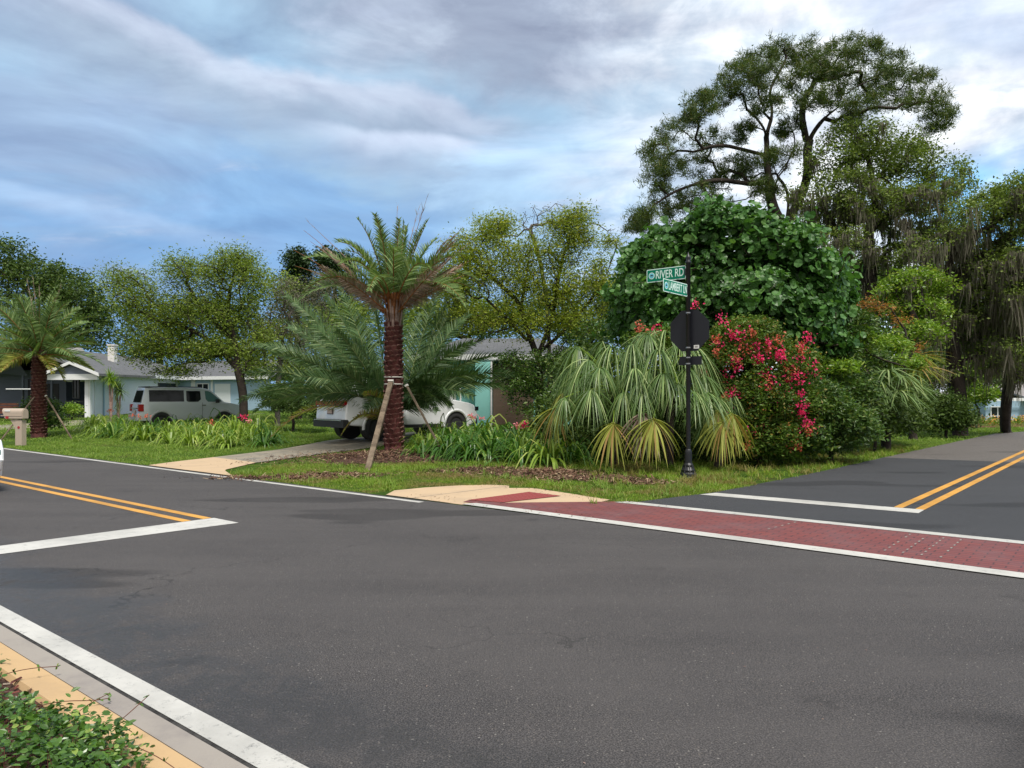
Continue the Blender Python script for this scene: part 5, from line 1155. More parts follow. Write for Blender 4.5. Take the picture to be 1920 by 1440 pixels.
tree('olive_tree', 'dense green tree mass behind the teal house roof, left half', 'tree', [on(880, 42), pt(880, 640, 42)],
     [(830, 560, 42, 50, 50, 2, 60), (880, 600, 42, 60, 40, 2, 60), (950, 600, 42, 60, 36, 2, 60), (800, 620, 42, 50, 40, 2, 50)], 'lf_olive', 48, r0=0.25, bark='bark_dark', per=44, spread=0.4, size=0.2)
shrub('shrub', 'dark weeping shrub against the teal house at the foot of the airy tree', 'shrub', [(960, 690, 25, 22, 28, .6, 36), (985, 740, 24.8, 34, 34, .7, 60), (1010, 700, 24.8, 30, 40, .7, 60), (1050, 690, 25, 26, 34, .7, 46), (1080, 660, 25, 30, 40, .7, 50), (1060, 750, 24, 40, 30, .7, 46), (1110, 640, 24, 36, 40, .8, 46)], 'bush', 60, per=46, spread=0.15, size=0.09, r0=0.07)
shrub('shrub', 'low dark shrub on the lawn between the olive tree and the big date palm', 'shrub', [(520, 745, 30, 26, 22, .8, 60), (560, 750, 29, 40, 26, .8, 70), (600, 770, 28.5, 24, 22, .6, 30)], 'lf_dark', 61, per=50, spread=0.16, size=0.10)
# hedge masses left of the scene behind the houses
for i, (u, Yd, ru, v, rv, lab) in enumerate([(300, 75, 150, 615, 70, 'rounded dark tree far behind the white house, left of the chimney gap'), (480, 80, 140, 600, 80, 'rounded dark tree far behind the blue wall of the white house'), (700, 78, 150, 600, 80, 'rounded dark tree far behind the date palm crown')]):
    tree('background_tree', lab, 'tree', [on(u, Yd), pt(u, 700, Yd)], [(u + k * ru * .5, v + 10 * abs(k), Yd, ru * .5, rv * .8, 3, 60) for k in (-1, 0, 1)], 'lf_dark', 70 + i, r0=0.35, bark='bark_dark', per=34, spread=0.6, size=0.36, group='far rounded trees behind the houses')

# sea grape
Yg = 20.5
def grapes():
    r = rng(90)
    bl = [(1370, 470, Yg, 90, 62, 1.6, 200), (1290, 490, Yg - .3, 70, 56, 1.4, 150), (1450, 480, Yg, 66, 56, 1.5, 150), (1220, 510, Yg - .2, 50, 56, 1.3, 110), (1520, 530, Yg, 54, 48, 1.4, 120), (1400, 560, Yg - .8, 100, 50, 1.6, 190), (1500, 600, Yg - .6, 66, 50, 1.4, 130), (1190, 560, Yg, 36, 44, 1.1, 60), (1300, 570, Yg - .5, 70, 40, 1.3, 100), (1560, 560, Yg, 24, 40, 1.0, 36), (1440, 640, Yg - .6, 70, 40, 1.2, 90), (1250, 620, Yg, 60, 30, 1.2, 80), (1340, 640, Yg, 60, 34, 1.2, 80), (1540, 640, Yg, 40, 40, 1.2, 70), (1180, 610, Yg + .3, 34, 30, 1, 40)]
    for k in range(46):
        a = r.uniform(0, 2 * math.pi); q = r.uniform(.72, 1.0); bl.append((1370 + 205 * q * math.cos(a), 545 - 145 * q * math.sin(a) * (1 if math.sin(a) > 0 else .6), Yg - r.uniform(.3, 1.5), r.uniform(14, 34), r.uniform(12, 28), .5, 16))
    base = on(1390, Yg); tips = sample_blobs(bl, r, 0.72); o = np.array(base)
    N, par, tn = grow([[base, pt(1385, 760, Yg), pt(1375, 680, Yg)], [pt(1385, 740, Yg), pt(1440, 640, Yg), pt(1480, 560, Yg)], [pt(1385, 740, Yg), pt(1310, 640, Yg), pt(1280, 540, Yg)]], tips, r, 0.2, 0.5)
    root = thing('sea_grape', 'big dome of large round glossy leaves behind the sign post', 'tree', base)
    m = MB(); branches(m, N - o, par, 0.2, 0.012); m.build('trunk', 'bark', root, True)
    m = MB(); per = 14; n = len(tips) * per
    C0 = np.array(pt(1385, 580, Yg)); P = np.repeat(tips, per, 0) + r.normal(size=(n, 3)) * np.array([.15, .15, .13])
    outd = np.repeat(tips - C0, per, 0); outd /= np.linalg.norm(outd, axis=1)[:, None]
    Nn = outd * 0.75 + r.normal(size=(n, 3)) * 0.42 + np.array([0, -0.15, 0.42]); A = r.normal(size=(n, 3)); A[:, 2] -= 0.5
    L = 0.07 + 0.16 * r.random(n) ** 1.3
    m.stamp(*ROUND, P - o, A, Nn, L, L * 1.02); m.build('crown', 'grape', root)
grapes()

# flowering bush
Yb = 17.6
def flowering():
    r = rng(91)
    bl = [(1400, 640, Yb, 70, 40, 1.0, 130), (1460, 690, Yb, 70, 46, 1.0, 140), (1370, 700, Yb - .2, 60, 50, 1.0, 120), (1420, 750, Yb - .2, 80, 50, 1.0, 150), (1490, 770, Yb - .1, 44, 50, .9, 90), (1380, 800, Yb - .3, 50, 34, .8, 80), (1450, 815, Yb - .3, 64, 34, .8, 110), (1400, 835, Yb - .2, 50, 22, .7, 60), (1480, 840, Yb, 44, 18, .7, 50), (1220, 640, Yb + .6, 40, 20, .8, 50), (1280, 640, Yb + .4, 50, 26, .8, 60), (1320, 670, Yb + .2, 40, 50, .8, 60)]
    base = on(1425, Yb); tips = sample_blobs(bl, r, 0.75); o = np.array(base)
    tips[:, 2] = np.maximum(tips[:, 2], 0.08)
    N, par, tn = grow([[base, base + Vector((0, 0, .6))]], tips, r, 0.25, 0.4)
    root = thing('flowering_bush', 'tall loose bush with crimson flower clusters right of the sign post', 'bush', base)
    m = MB(); branches(m, N - o, par, 0.07, 0.006, 5); m.build('stem', 'bark_dark', root, True)
    m = MB(); foliage(m, tips - o, r, 46, 0.11, 0.075, BROAD, 0.5, 0.5); m.build('foliage', 'boug', root)
    m = MB(); hi = tips[r.integers(0, len(tips), 26)] + np.array([0, -0.12, 0.05]); foliage(m, hi - o, r, 12, 0.08, 0.06, LEAF, 0.5, 0.5); m.build('new_shoots', 'orangeleaf', root)
    cl = [(1355, 598, 1), (1302, 572, 1), (1232, 616, 1), (1200, 615, 0), (1342, 636, 0), (1347, 648, 1), (1413, 644, 1), (1410, 625, 0), (1438, 640, 1), (1507, 645, 1), (1496, 675, 1), (1524, 692, 1), (1377, 675, 1), (1382, 690, 1), (1418, 678, 1), (1440, 662, 1), (1465, 662, 1), (1433, 698, 1), (1452, 710, 1), (1444, 726, 1), (1478, 712, 1), (1378, 730, 1), (1384, 742, 1), (1354, 742, 0), (1502, 738, 1), (1505, 762, 1), (1504, 775, 1), (1508, 790, 1), (1492, 836, 0), (1400, 832, 0), (1415, 765, 0), (1320, 698, 1), (1343, 660, 0), (1460, 640, 0), (1395, 655, 0)]
    cl += [(int(r.uniform(1340, 1525)), int(r.uniform(625, 820)), int(r.random() < .6)) for _ in range(22)]
    for u, v, k in cl:
        yy_ = Yb - 0.95 + (0.25 if u < 1330 else 0) + r.uniform(-.1, .15); c = np.array(pt(u, v, yy_)) - o; n = 60
        n = int(r.integers(16, 56)); m = MB(); P = c + r.normal(size=(n, 3)) * np.array([.085, .07, .085]) * r.uniform(.5, 1.15)
        m.stamp(*BROAD, P, rdir(r, n), rdir(r, n, .3) + np.array([0, -.5, 0]), np.full(n, .055) * (0.7 + .6 * r.random(n)), np.full(n, .045)); m.build('blossom', 'pink' if k else 'coral', root)
flowering()

# shrubs to the right of the flowering bush
shrub('shrub', 'glossy dark shrub at the foot of the flowering bush on its right side', 'shrub', [(1540, 760, 18, 40, 44, .9, 120), (1580, 790, 18, 44, 30, .8, 90), (1520, 815, 17.6, 40, 24, .7, 80), (1610, 810, 18.4, 34, 20, .6, 50), (1560, 825, 18, 44, 16, .6, 60)], 'bush', 62, per=46, spread=0.11, size=0.10, tmpl=BROAD, aspect=0.4)
shrub('shrub', 'tall bright green shrub between the sea grape and the fan palm', 'shrub', [(1590, 620, 21, 40, 30, 1.0, 80), (1560, 660, 20.5, 34, 40, .9, 80), (1605, 670, 22.6, 40, 34, 1.0, 90), (1630, 690, 23.6, 30, 34, 1.0, 60), (1560, 720, 20, 34, 34, .9, 70), (1600, 740, 20.5, 40, 40, .9, 80)], ['bush'], 63, per=44, spread=0.13, size=0.13, tmpl=BROAD, aspect=0.32, r0=0.1)
shrub('shrub', 'lime green leafy top of a shrub left of the fan palm', 'shrub', [(1665, 652, 23.2, 36, 12, .8, 44), (1620, 640, 20.6, 30, 12, .8, 26), (1570, 690, 19.3, 36, 9, .5, 24), (1700, 680, 22, 20, 12, .6, 14)], ['bush_bright'], 64, per=44, spread=0.11, size=0.13, tmpl=BROAD, aspect=0.32, r0=0.05)
shrub('shrub', 'spindly shrub with orange new leaves above the bright green shrub', 'shrub', [(1632, 568, 24, 20, 6, .4, 9), (1655, 578, 24, 16, 6, .4, 8), (1685, 602, 24, 12, 5, .4, 6), (1725, 652, 23, 12, 5, .4, 5)], 'orangeleaf', 65, per=26, spread=0.12, size=0.12, aspect=0.25, r0=0.04)
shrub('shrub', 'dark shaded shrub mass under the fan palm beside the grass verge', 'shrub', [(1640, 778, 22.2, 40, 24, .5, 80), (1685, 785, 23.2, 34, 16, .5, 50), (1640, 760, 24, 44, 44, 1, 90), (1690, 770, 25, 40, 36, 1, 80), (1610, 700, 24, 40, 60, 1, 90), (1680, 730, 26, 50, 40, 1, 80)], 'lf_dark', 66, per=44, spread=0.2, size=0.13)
shrub('shrub', 'open twiggy shrub on the verge below the leaning mossy trunk', 'shrub', [(1775, 768, 29.6, 36, 28, .7, 110), (1785, 790, 29.6, 46, 14, .6, 60), (1740, 785, 30, 26, 18, .6, 40)], 'lf_dark', 67, per=40, spread=0.18, size=0.12)
shrub('shrub', 'small bright green tree seen in the gap left of the twiggy shrub', 'shrub', [(1715, 745, 36, 26, 16, .8, 50), (1700, 760, 36, 14, 12, .6, 20)], 'bush_bright', 68, per=36, spread=0.2, size=0.15)
shrub('shrub', 'low yellow green hedge under the oaks near the blue house', 'shrub', [(1825, 745, 38, 24, 9, .6, 30), (1820, 700, 38, 16, 30, .6, 24), (1840, 740, 38, 20, 14, .6, 24)], 'bush_bright', 69, per=36, spread=0.2, size=0.15)

# ------------------------------------------------------------------ date palms
def spear(parent, o, d, L, r): 
    P = [np.array(o) + np.array(d) * L * k / 6 + np.array([0, 0, -0.02 * k * k * 0.02]) for k in range(7)]
    m = MB(); m.tube(P, np.linspace(0.022, 0.003, 7), 5, 0)
    n = 12; Q = np.array(P[3]) + (np.array(P[6]) - np.array(P[3])) * r.random((n, 1)); m.ribbons(Q, np.tile(np.array(d), (n, 1)) + r.normal(size=(n, 3)) * .25, np.full(n, .22), np.full(n, .016), .1, 2, 0)
    return m.build('spear', 'palm_dead', parent)
def date_palm(label, base, H, rb, rt, rows, seed, fr, boots_h=0.5, nlow=0):
    r = rng(seed); root = thing('date_palm', label, 'palm tree', base)
    palm_trunk(root, H, rb, rt, rows, 9, seed)
    m = MB()                                      # cut boots and orange petiole bases under the crown
    for j in range(46):
        a = j * 2.399; z = H - 0.35 + 0.95 * boots_h * (j / 46); o = np.array([rt * .8 * math.cos(a), rt * .8 * math.sin(a), z]); dd = np.array([math.cos(a) * 0.20, math.sin(a) * 0.20, 1.0])
        m.ribbons(o[None], dd[None], np.array([0.55 + .35 * r.random()]), np.array([0.075]), -0.08, 4, 0 if j > 18 else 1, side=np.array([[-math.sin(a), math.cos(a), 0]]), taper=0.45)
    m.tube([(0, 0, H - .1), (0, 0, H + boots_h * 0.8)], [rt * 0.8, rt * 0.55], 10, 0)
    m.build('crown_shaft', ['petiole', 'husk'], root)
    return root, r
mp0 = Vector((*ground(738, 853)[:2], 0)); mp0.z = float(hgt(mp0.x, mp0.y)) + 0.10
H1 = 3.25
dp, r = date_palm('transplanted date palm with maroon diamond-scarred trunk propped by two wooden stakes', mp0, H1, 0.235, 0.205, 27, 101, None, 0.9)
Yq = mp0.y
for k in range(32):                                # green fronds, still bundled upward
    a = k * 2.399 + 0.3; el = R(88 - 52 * ((k + .5) / 32) ** 0.8 * 1.15); L = 2.1 + 0.55 * (k / 32) + 0.3 * r.random()
    d = np.array([math.cos(a) * math.cos(el), math.sin(a) * math.cos(el), math.sin(el)]); o = np.array([0.10 * math.cos(a), 0.10 * math.sin(a), H1 + 0.45 + 0.2 * r.random()])
    frond(dp, o, d, L, 0.15 + 0.75 * (k / 32) + .2 * r.random(), r, ('palm_green', 'petiole'), 64, 0.50, 0.030, 0.45, 0.16, rw=0.022, roll=r.uniform(-.8, .8))
def toward(u, v, o, Yd):
    return np.array(at(u, v, Yd)) - np.array(mp0) - o
for u, v, Yd, bare in [(560, 470, Yq - .3, .3), (578, 432, Yq + .4, .25), (600, 500, Yq - .9, .1), (640, 520, Yq - 1.4, .05), (592, 455, Yq - 1.2, .1), (858, 425, Yq + .2, .12), (848, 470, Yq - .8, .05), (862, 520, Yq - 1.2, .1), (872, 455, Yq + .3, .1), (850, 445, Yq - .5, .05), (870, 490, Yq + .2, .1), (845, 500, Yq - .6, 0), (838, 440, Yq + 1.0, .1), (820, 500, Yq - 1.4, .0), (560, 500, Yq + 1, .2), (830, 540, Yq - 1.0, .05)]:
    o = np.array([0, 0, H1 + 0.25 + 0.2 * r.random()]); t_ = toward(u, v, o, Yd); hd = t_[:2] / (np.linalg.norm(t_[:2]) + 1e-6); o[:2] = hd * 0.15; L = np.linalg.norm(t_) * 1.0
    t_[2] += 0.12 * L
    frond(dp, o, t_, L, 0.16, r, ('palm_dead', 'petiole'), 100, 0.36, 0.018, 0.15, 0.14, bare_tip=bare, rw=0.020, roll=r.uniform(-1.2, 1.2), twist=1.2, label='withered pinkish brown frond')
for u, v, Yd in [(803, 362, Yq), (575, 412, Yq + .3), (785, 390, Yq + .8), (745, 385, Yq)]:
    o = np.array([0, 0, H1 + 0.6]); t_ = toward(u, v, o, Yd); L = np.linalg.norm(t_); spear(dp, o, t_ / L, L, r)
# stakes and straps
def stake(label, top, bot, w):
    a, b = Vector(bot), Vector(top); s_ = thing('wooden_stake', label, 'stake', a); d = b - a; m = MB()
    rot = d.to_track_quat('Z', 'Y').to_matrix(); m.box(tuple(d / 2 - d.normalized() * .06), (w, w * .55, d.length + .12), rot=rot); m.build('board', 'wood', s_)
    m = MB(); m.box(tuple(d * 0.995), (w * 1.2, w * 1.1, 0.05), rot=rot); m.build('strap_loop', 'strap', s_); return s_
stake('thick weathered wooden stake leaning against the left side of the propped date palm', at(733, 716, Yq - .3), ground(689, 882), 0.12)
stake('thin weathered wooden stake leaning against the right side of the propped date palm', at(762, 722, Yq - .1), ground(833, 853), 0.07)
stake('short wooden batten behind the propped date palm trunk', at(752, 722, Yq + .3), on(700, Yq + 1.6), 0.07)
m = MB()
for v in (707, 720):
    z = EYE + (745 - v) / FPX * Yq - mp0.z; m.lathe([(0.240, z - .012), (0.250, z - .012), (0.250, z + .012), (0.240, z + .012)], 20)
m.build('strap', 'strap', dp)

# big trunkless date palm clump behind
bp0 = on(735, 23.6); bp = thing('date_palm', 'broad bluish green trunkless date palm spreading behind the propped palm', 'palm tree', bp0); r = rng(102)
m = MB(); m.lathe([(0.40, -0.1), (0.42, 0.3), (0.34, 0.8), (0.2, 1.15)], 16); m.build('trunk', 'husk', bp, True)
def bfrond(u, v, Yd, droop, mats=('palm_blue', 'rachis'), n=84, ll=.74, z0=.8, lab=None):
    o = np.array([0, 0, z0 + .3 * r.random()]); t_ = np.array(at(u, v, Yd)) - np.array(bp0) - o; L = np.linalg.norm(t_); hd = t_[:2] / (np.linalg.norm(t_[:2]) + 1e-6); o[:2] = hd * .25
    t_[2] += droop * L * 0.62
    frond(bp, o, t_, L * 1.06, droop, r, mats, n, ll, 0.036, 0.2, 0.12, rw=0.024, droopy=0.22, label=lab, roll=r.choice([-1, 1]) * r.uniform(.5, 1.35))
for u, v, Yd, dr in [(478, 745, 22.5, .5), (490, 690, 23.5, .45), (505, 640, 24.5, .4), (560, 610, 25, .3), (570, 565, 24, .25), (625, 555, 25.2, .2), (660, 545, 24, .2), (700, 550, 25, .15), (760, 545, 25, .15), (800, 555, 24, .2), (835, 550, 25, .2), (850, 590, 24, .3), (895, 632, 24.5, .35), (915, 655, 23, .4), (938, 690, 23, .45),
                     (930, 725, 22.3, .5), (900, 700, 22, .5), (860, 640, 22.2, .35), (520, 720, 22, .5), (545, 660, 22.4, .4), (600, 600, 22.6, .3), (650, 620, 22, .3), (840, 610, 26.5, .3), (590, 640, 26.5, .35), (500, 770, 21.8, .6), (870, 740, 21.8, .5), (680, 590, 26.5, .2), (780, 590, 26.5, .2), (810, 660, 21.8, .3), (640, 690, 21.6, .4), (570, 700, 21.8, .45), (860, 560, 25.5, .25), (540, 600, 25.5, .35), (820, 720, 21.6, .5), (600, 740, 21.6, .6), (680, 640, 21.8, .3), (690, 760, 21.3, .6), (800, 740, 21.3, .5), (815, 770, 21.3, .6), (780, 700, 21.4, .4), (700, 700, 21.2, .4), (840, 755, 21.6, .6), (770, 750, 21.2, .5)]:
    bfrond(u + r.uniform(-6, 6), v + r.uniform(-6, 6), Yd, dr)
for u, v, Yd, dr in [(515, 815, 21.0, .9), (690, 735, 21.4, .35), (650, 815, 21.4, .8)]: bfrond(u, v, Yd, dr, ('palm_yellow', 'husk'), 50, .46, .55, 'yellowing low frond')

# left date palm
lp0 = on(73, 29.5, 0.02); H2 = 3.15
lp, r = date_palm('small date palm with dark red trunk and rounded green crown beside the mailbox', lp0, H2, 0.27, 0.22, 27, 103, None, 0.4)
for k in range(46):
    a = k * 2.399 + .5; f = k / 46; el = R(84 - 96 * f ** 0.9); L = 2.25 + 0.3 * r.random()
    d = np.array([math.cos(a) * math.cos(el), math.sin(a) * math.cos(el), math.sin(el)]); o = np.array([0.1 * math.cos(a), 0.1 * math.sin(a), H2 + 0.3 - .25 * f])
    old = k > 40
    frond(lp, o, d, L * (0.8 if old else 1), 0.30 + .35 * r.random(), r, ('palm_yellow' if old else 'palm_green', 'petiole'), 70, 0.56, 0.034, 0.4, 0.10, rw=0.022, roll=r.uniform(-1.1, 1.1))
for u, v in ((52, 530), (62, 520), (74, 535), (115, 535)):
    o = np.array([0, 0, H2 + .6]); t_ = np.array(at(u, v, 29.5)) - np.array(lp0) - o; L = np.linalg.norm(t_); spear(lp, o, t_ / L, L, r)
stake('greyish wooden stake on the left of the small date palm', at(66, 742, 29.3), on(2, 28.0), 0.055)
stake('greyish wooden stake on the right of the small date palm', at(86, 742, 29.3), on(134, 28.4), 0.055)
shrub('shrub', 'rounded green shrub at the foot of the small date palm', 'shrub', [(92, 775, 30.5, 18, 26, .5, 60), (70, 770, 30.8, 26, 26, .5, 50), (100, 790, 30, 12, 14, .4, 20)], 'bush', 71, per=40, spread=0.12, size=0.10)
shrub('shrub', 'small yellow green shrub by the black iron railing', 'shrub', [(135, 768, 43, 12, 8, .4, 30)], 'bush_bright', 72, per=36, spread=0.15, size=0.13)

# ------------------------------------------------------------------ fountain palms with drooping fan leaves
def fan(parent, o, hub, r, mat, n=30, L=1.15, W=0.042, spread=150, droop=1.15, pr=0.014, lab=None, lift=0.25, power=0.62, hang=False):
    o = np.array(o); hub = np.array(hub); d = hub - o; dl = np.linalg.norm(d); dh = d.copy(); dh[2] = 0; dh /= np.linalg.norm(dh) + 1e-6
    mid = (o + hub) / 2 + np.array([0, 0, 0.16 * dl]); P = [tuple((1 - t_) ** 2 * o + 2 * t_ * (1 - t_) * mid + t_ ** 2 * hub) for t_ in np.linspace(0, 1, 7)]
    m = MB(); m.tube(P, [pr] * 7, 5, 1)
    side = np.array([-dh[1], dh[0], 0]); a = np.linspace(-R(spread), R(spread), n) * 0.86
    tang = hub - np.array(P[-2]); tang /= np.linalg.norm(tang)
    D = np.cos(a)[:, None] * (dh * 0.8 + np.array([0, 0, lift]) + tang * 0.3) + np.sin(a)[:, None] * side + r.normal(size=(n, 3)) * .15
    if hang:
        a = np.linspace(-R(88), R(88), n); cx = np.array([dh[0] * .35, dh[1] * .35 - .2, -.85]); sx_ = np.array([1.0, 0.25, 0]) * .8
        D = np.cos(a)[:, None] * cx + np.sin(a)[:, None] * sx_ + np.array([0, 0, -.12]) + r.normal(size=(n, 3)) * .04; a = a * .5
    H = np.tile(hub, (n, 1)); Ls = L * (0.72 + 0.3 * np.cos(a * .5)) * (0.88 + .24 * r.random(n))
    m.ribbons(H, D, Ls, np.full(n, W) * (0.7 + .5 * r.random(n)), droop * (0.65 + .7 * r.random(n)), 7, 0, side=np.cross(D, np.array([0, 0, 1.0])) + r.normal(size=(n, 3)) * .25, taper=0.08, power=power)
    ob = m.build('leaf', [mat, 'lily_light'], parent)
    if lab: ob['label'] = lab
    return ob
def fountain(label, base, top, hubs, seed, L=1.15):
    r = rng(seed); root = thing('fan_palm', label, 'palm', base); o = Vector(base)
    m = MB(); m.tube([(0, 0, -.05), tuple(Vector(top) - o)], [0.10, 0.09], 12, 0); m.build('trunk', 'bark_dark', root, True)
    for h in hubs:
        u, v, Yd = h[:3]; mat = h[3] if len(h) > 3 else 'fountain'
        lab = {'palm_yellow': 'yellowing drooping leaf', 'palm_dead': 'withered pale brown leaf'}.get(mat)
        if mat != 'fountain' and v > 750:
            fan(root, Vector(top) - o, at(u, v, Yd) - o, r, mat, n=30, L=.95, W=.065, droop=r.uniform(.6, 1.1), power=1.1, hang=True, lab=lab); continue
        fan(root, Vector(top) - o + Vector((0, 0, 0.0)), at(u, v, Yd) - o, r, mat, n=58 if mat == 'fountain' else 38, L=L * r.uniform(.8, 1.1) * (1.0 if v < 690 else .8) * (1.05 if mat == 'fountain' else 0.8), W=.027, droop=r.uniform(1.0, 1.9), power=.55, lab=lab, lift=r.uniform(.1, .6))
    return root
Yf = 16.6
fountain('silvery green fan palm with long weeping leaf tips, left of the sign post', on(1150, Yf), at(1155, 735, Yf),
   [(1150, 652, Yf - .2), (1185, 645, Yf - .5), (1105, 675, Yf - .3), (1125, 690, Yf - .9), (1080, 705, Yf - .3), (1060, 745, Yf - .7), (1110, 730, Yf - 1.1), (1190, 690, Yf - .9), (1160, 668, Yf + .6), (1100, 660, Yf + .5), (1055, 738, Yf - .1, 'palm_yellow'), (1150, 793, Yf - 1.5, 'palm_yellow'), (1130, 640, Yf + .5), (1070, 690, Yf + .4), (1200, 715, Yf - 1.0), (1040, 765, Yf - .3, 'palm_yellow'), (1205, 775, Yf - 1.4, 'palm_dead'), (1170, 735, Yf - 1.1), (1085, 650, Yf + .3)], 110)
fountain('silvery green fan palm with long weeping leaf tips directly behind the sign post', on(1255, Yf + .2), at(1258, 700, Yf + .2),
   [(1215, 628, Yf - .3), (1250, 625, Yf), (1275, 645, Yf - .4), (1235, 655, Yf - .8), (1215, 695, Yf - 1.0), (1245, 700, Yf - 1.2), (1290, 690, Yf - .9), (1320, 705, Yf - .4), (1305, 670, Yf + .2), (1325, 735, Yf - .7), (1195, 660, Yf), (1280, 665, Yf + .6), (1225, 785, Yf - 1.5, 'palm_yellow'), (1345, 745, Yf - .2), (1300, 735, Yf - 1.1), (1225, 618, Yf + .6), (1180, 700, Yf - .4), (1270, 720, Yf - 1.3), (1300, 650, Yf - .1), (1205, 735, Yf - 1.2)], 111)
fountain('smaller yellowing fan palm right of the sign post', on(1345, Yf), at(1350, 770, Yf),
   [(1345, 770, Yf - .6, 'palm_yellow'), (1372, 776, Yf - .7, 'palm_yellow'), (1330, 760, Yf - .2), (1370, 735, Yf + .1), (1325, 785, Yf - .5), (1355, 790, Yf - .8, 'palm_yellow'), (1310, 770, Yf)], 112, 0.95)
# fan palm with stiff leaves on the right
rr = rng(113); fp0 = on(1662, 22.5); fp = thing('fan_palm', 'dark green fan palm with stiff fans below the bright shrub at the right', 'palm', fp0)
m = MB(); tp = at(1662, 735, 22.5) - fp0; m.tube([(0, 0, 0), tuple(tp)], [.13, .11], 12); m.build('trunk', 'bark_dark', fp, True)
for u, v, Yd, mat in [(1665, 695, 21.8, 'palm_green'), (1640, 710, 22, 'palm_green'), (1690, 705, 22, 'palm_green'), (1720, 690, 22.4, 'palm_yellow'), (1715, 670, 22.8, 'palm_yellow'), (1650, 735, 21.6, 'palm_green'), (1685, 735, 21.6, 'palm_green'), (1670, 675, 23, 'palm_green'), (1630, 690, 22.8, 'palm_green'), (1705, 725, 22, 'palm_green')]:
    fan(fp, tp, at(u, v, Yd - .5) - fp0, rr, mat, n=34, L=1.05, W=.055, droop=0.6, spread=140, lift=.35)

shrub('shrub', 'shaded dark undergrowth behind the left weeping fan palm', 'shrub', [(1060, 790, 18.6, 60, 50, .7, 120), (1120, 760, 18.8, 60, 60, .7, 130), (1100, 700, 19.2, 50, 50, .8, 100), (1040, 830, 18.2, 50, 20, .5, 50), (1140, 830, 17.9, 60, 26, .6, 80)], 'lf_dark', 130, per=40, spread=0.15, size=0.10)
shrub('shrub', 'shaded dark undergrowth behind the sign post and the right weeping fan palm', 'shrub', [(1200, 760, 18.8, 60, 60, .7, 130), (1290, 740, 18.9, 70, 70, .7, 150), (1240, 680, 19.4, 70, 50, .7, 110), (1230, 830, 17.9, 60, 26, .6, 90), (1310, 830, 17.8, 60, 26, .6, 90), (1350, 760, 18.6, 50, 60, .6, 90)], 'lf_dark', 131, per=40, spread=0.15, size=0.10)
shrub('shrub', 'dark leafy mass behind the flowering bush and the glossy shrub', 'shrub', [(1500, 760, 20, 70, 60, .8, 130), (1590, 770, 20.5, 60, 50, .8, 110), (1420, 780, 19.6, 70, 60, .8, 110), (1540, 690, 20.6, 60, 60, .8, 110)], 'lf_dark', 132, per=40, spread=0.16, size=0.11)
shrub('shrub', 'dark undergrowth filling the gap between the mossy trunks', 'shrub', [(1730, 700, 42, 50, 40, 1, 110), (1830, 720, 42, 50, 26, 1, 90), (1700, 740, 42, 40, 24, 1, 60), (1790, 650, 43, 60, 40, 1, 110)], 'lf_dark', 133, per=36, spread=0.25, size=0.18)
# small yuccas by the garage
for i, (u, Yd, top, mat, lab) in enumerate([(208, 41, 708, 'bush_bright', 'spiky-headed dracaena with two thin stems in front of the garage door'), (222, 41.5, 728, 'palm_green', 'slender grey green yucca right of the dracaena by the garage')]):
    b0 = on(u, Yd); rt_ = thing('yucca_plant', lab, 'plant', b0); r = rng(120 + i)
    m = MB(); heads = [at(u + dx, top + dy, Yd) - b0 for dx, dy in ((-3, 0), (4, 6))]
    for hd_ in heads: m.tube([(0, 0, 0), tuple(hd_)], [.06, .04], 6)
    m.build('stem', 'husk', rt_); m = MB()
    for hd_ in heads: n = 60; m.ribbons(np.tile(np.array(hd_), (n, 1)), rdir(r, n, .5), np.full(n, .62), np.full(n, .06), .4, 3, 0)
    if i: 
        n = 120; P = np.array(heads[0]) * r.random((n, 1)); m.ribbons(P, rdir(r, n, .3), np.full(n, .45), np.full(n, .04), .4, 3, 0)
    m.build('leaves', mat, rt_)

# ------------------------------------------------------------------ lily beds
def lily_mesh(seed, mat, n=44, L=0.62):
    r = rng(seed); m = MB(); a = r.random(n) * 2 * math.pi; el = R(35) + r.random(n) * R(50)
    D = np.stack([np.cos(a) * np.cos(el), np.sin(a) * np.cos(el), np.sin(el)], 1); P = np.stack([np.cos(a) * .05, np.sin(a) * .05, np.zeros(n)], 1)
    m.ribbons(P, D, L * (.7 + .5 * r.random(n)), np.full(n, .034) * (.8 + .5 * r.random(n)), 0.75 + .35 * r.random(n), 6, 0, taper=.12)
    return m.mesh('lily_plant', mat)
LM = {k: [lily_mesh(200 + i + 10 * j, mat) for i in range(5)] for j, (k, mat) in enumerate((('dark', 'lily'), ('light', 'lily_light')))}
r = rng(300); cnt = 0
def lily(x, y, kind, label, group, s=1.0):
    o = bpy.data.objects.new('lily_plant', LM[kind][r.integers(0, 5)]); C.objects.link(o); o.location = (x, y, float(hgt(x, y)) - .01); o.rotation_euler = (0, 0, r.random() * 6.28); o.scale = (s, s, s * (.9 + .25 * r.random()))
    return tag(o, label, 'plant', group)
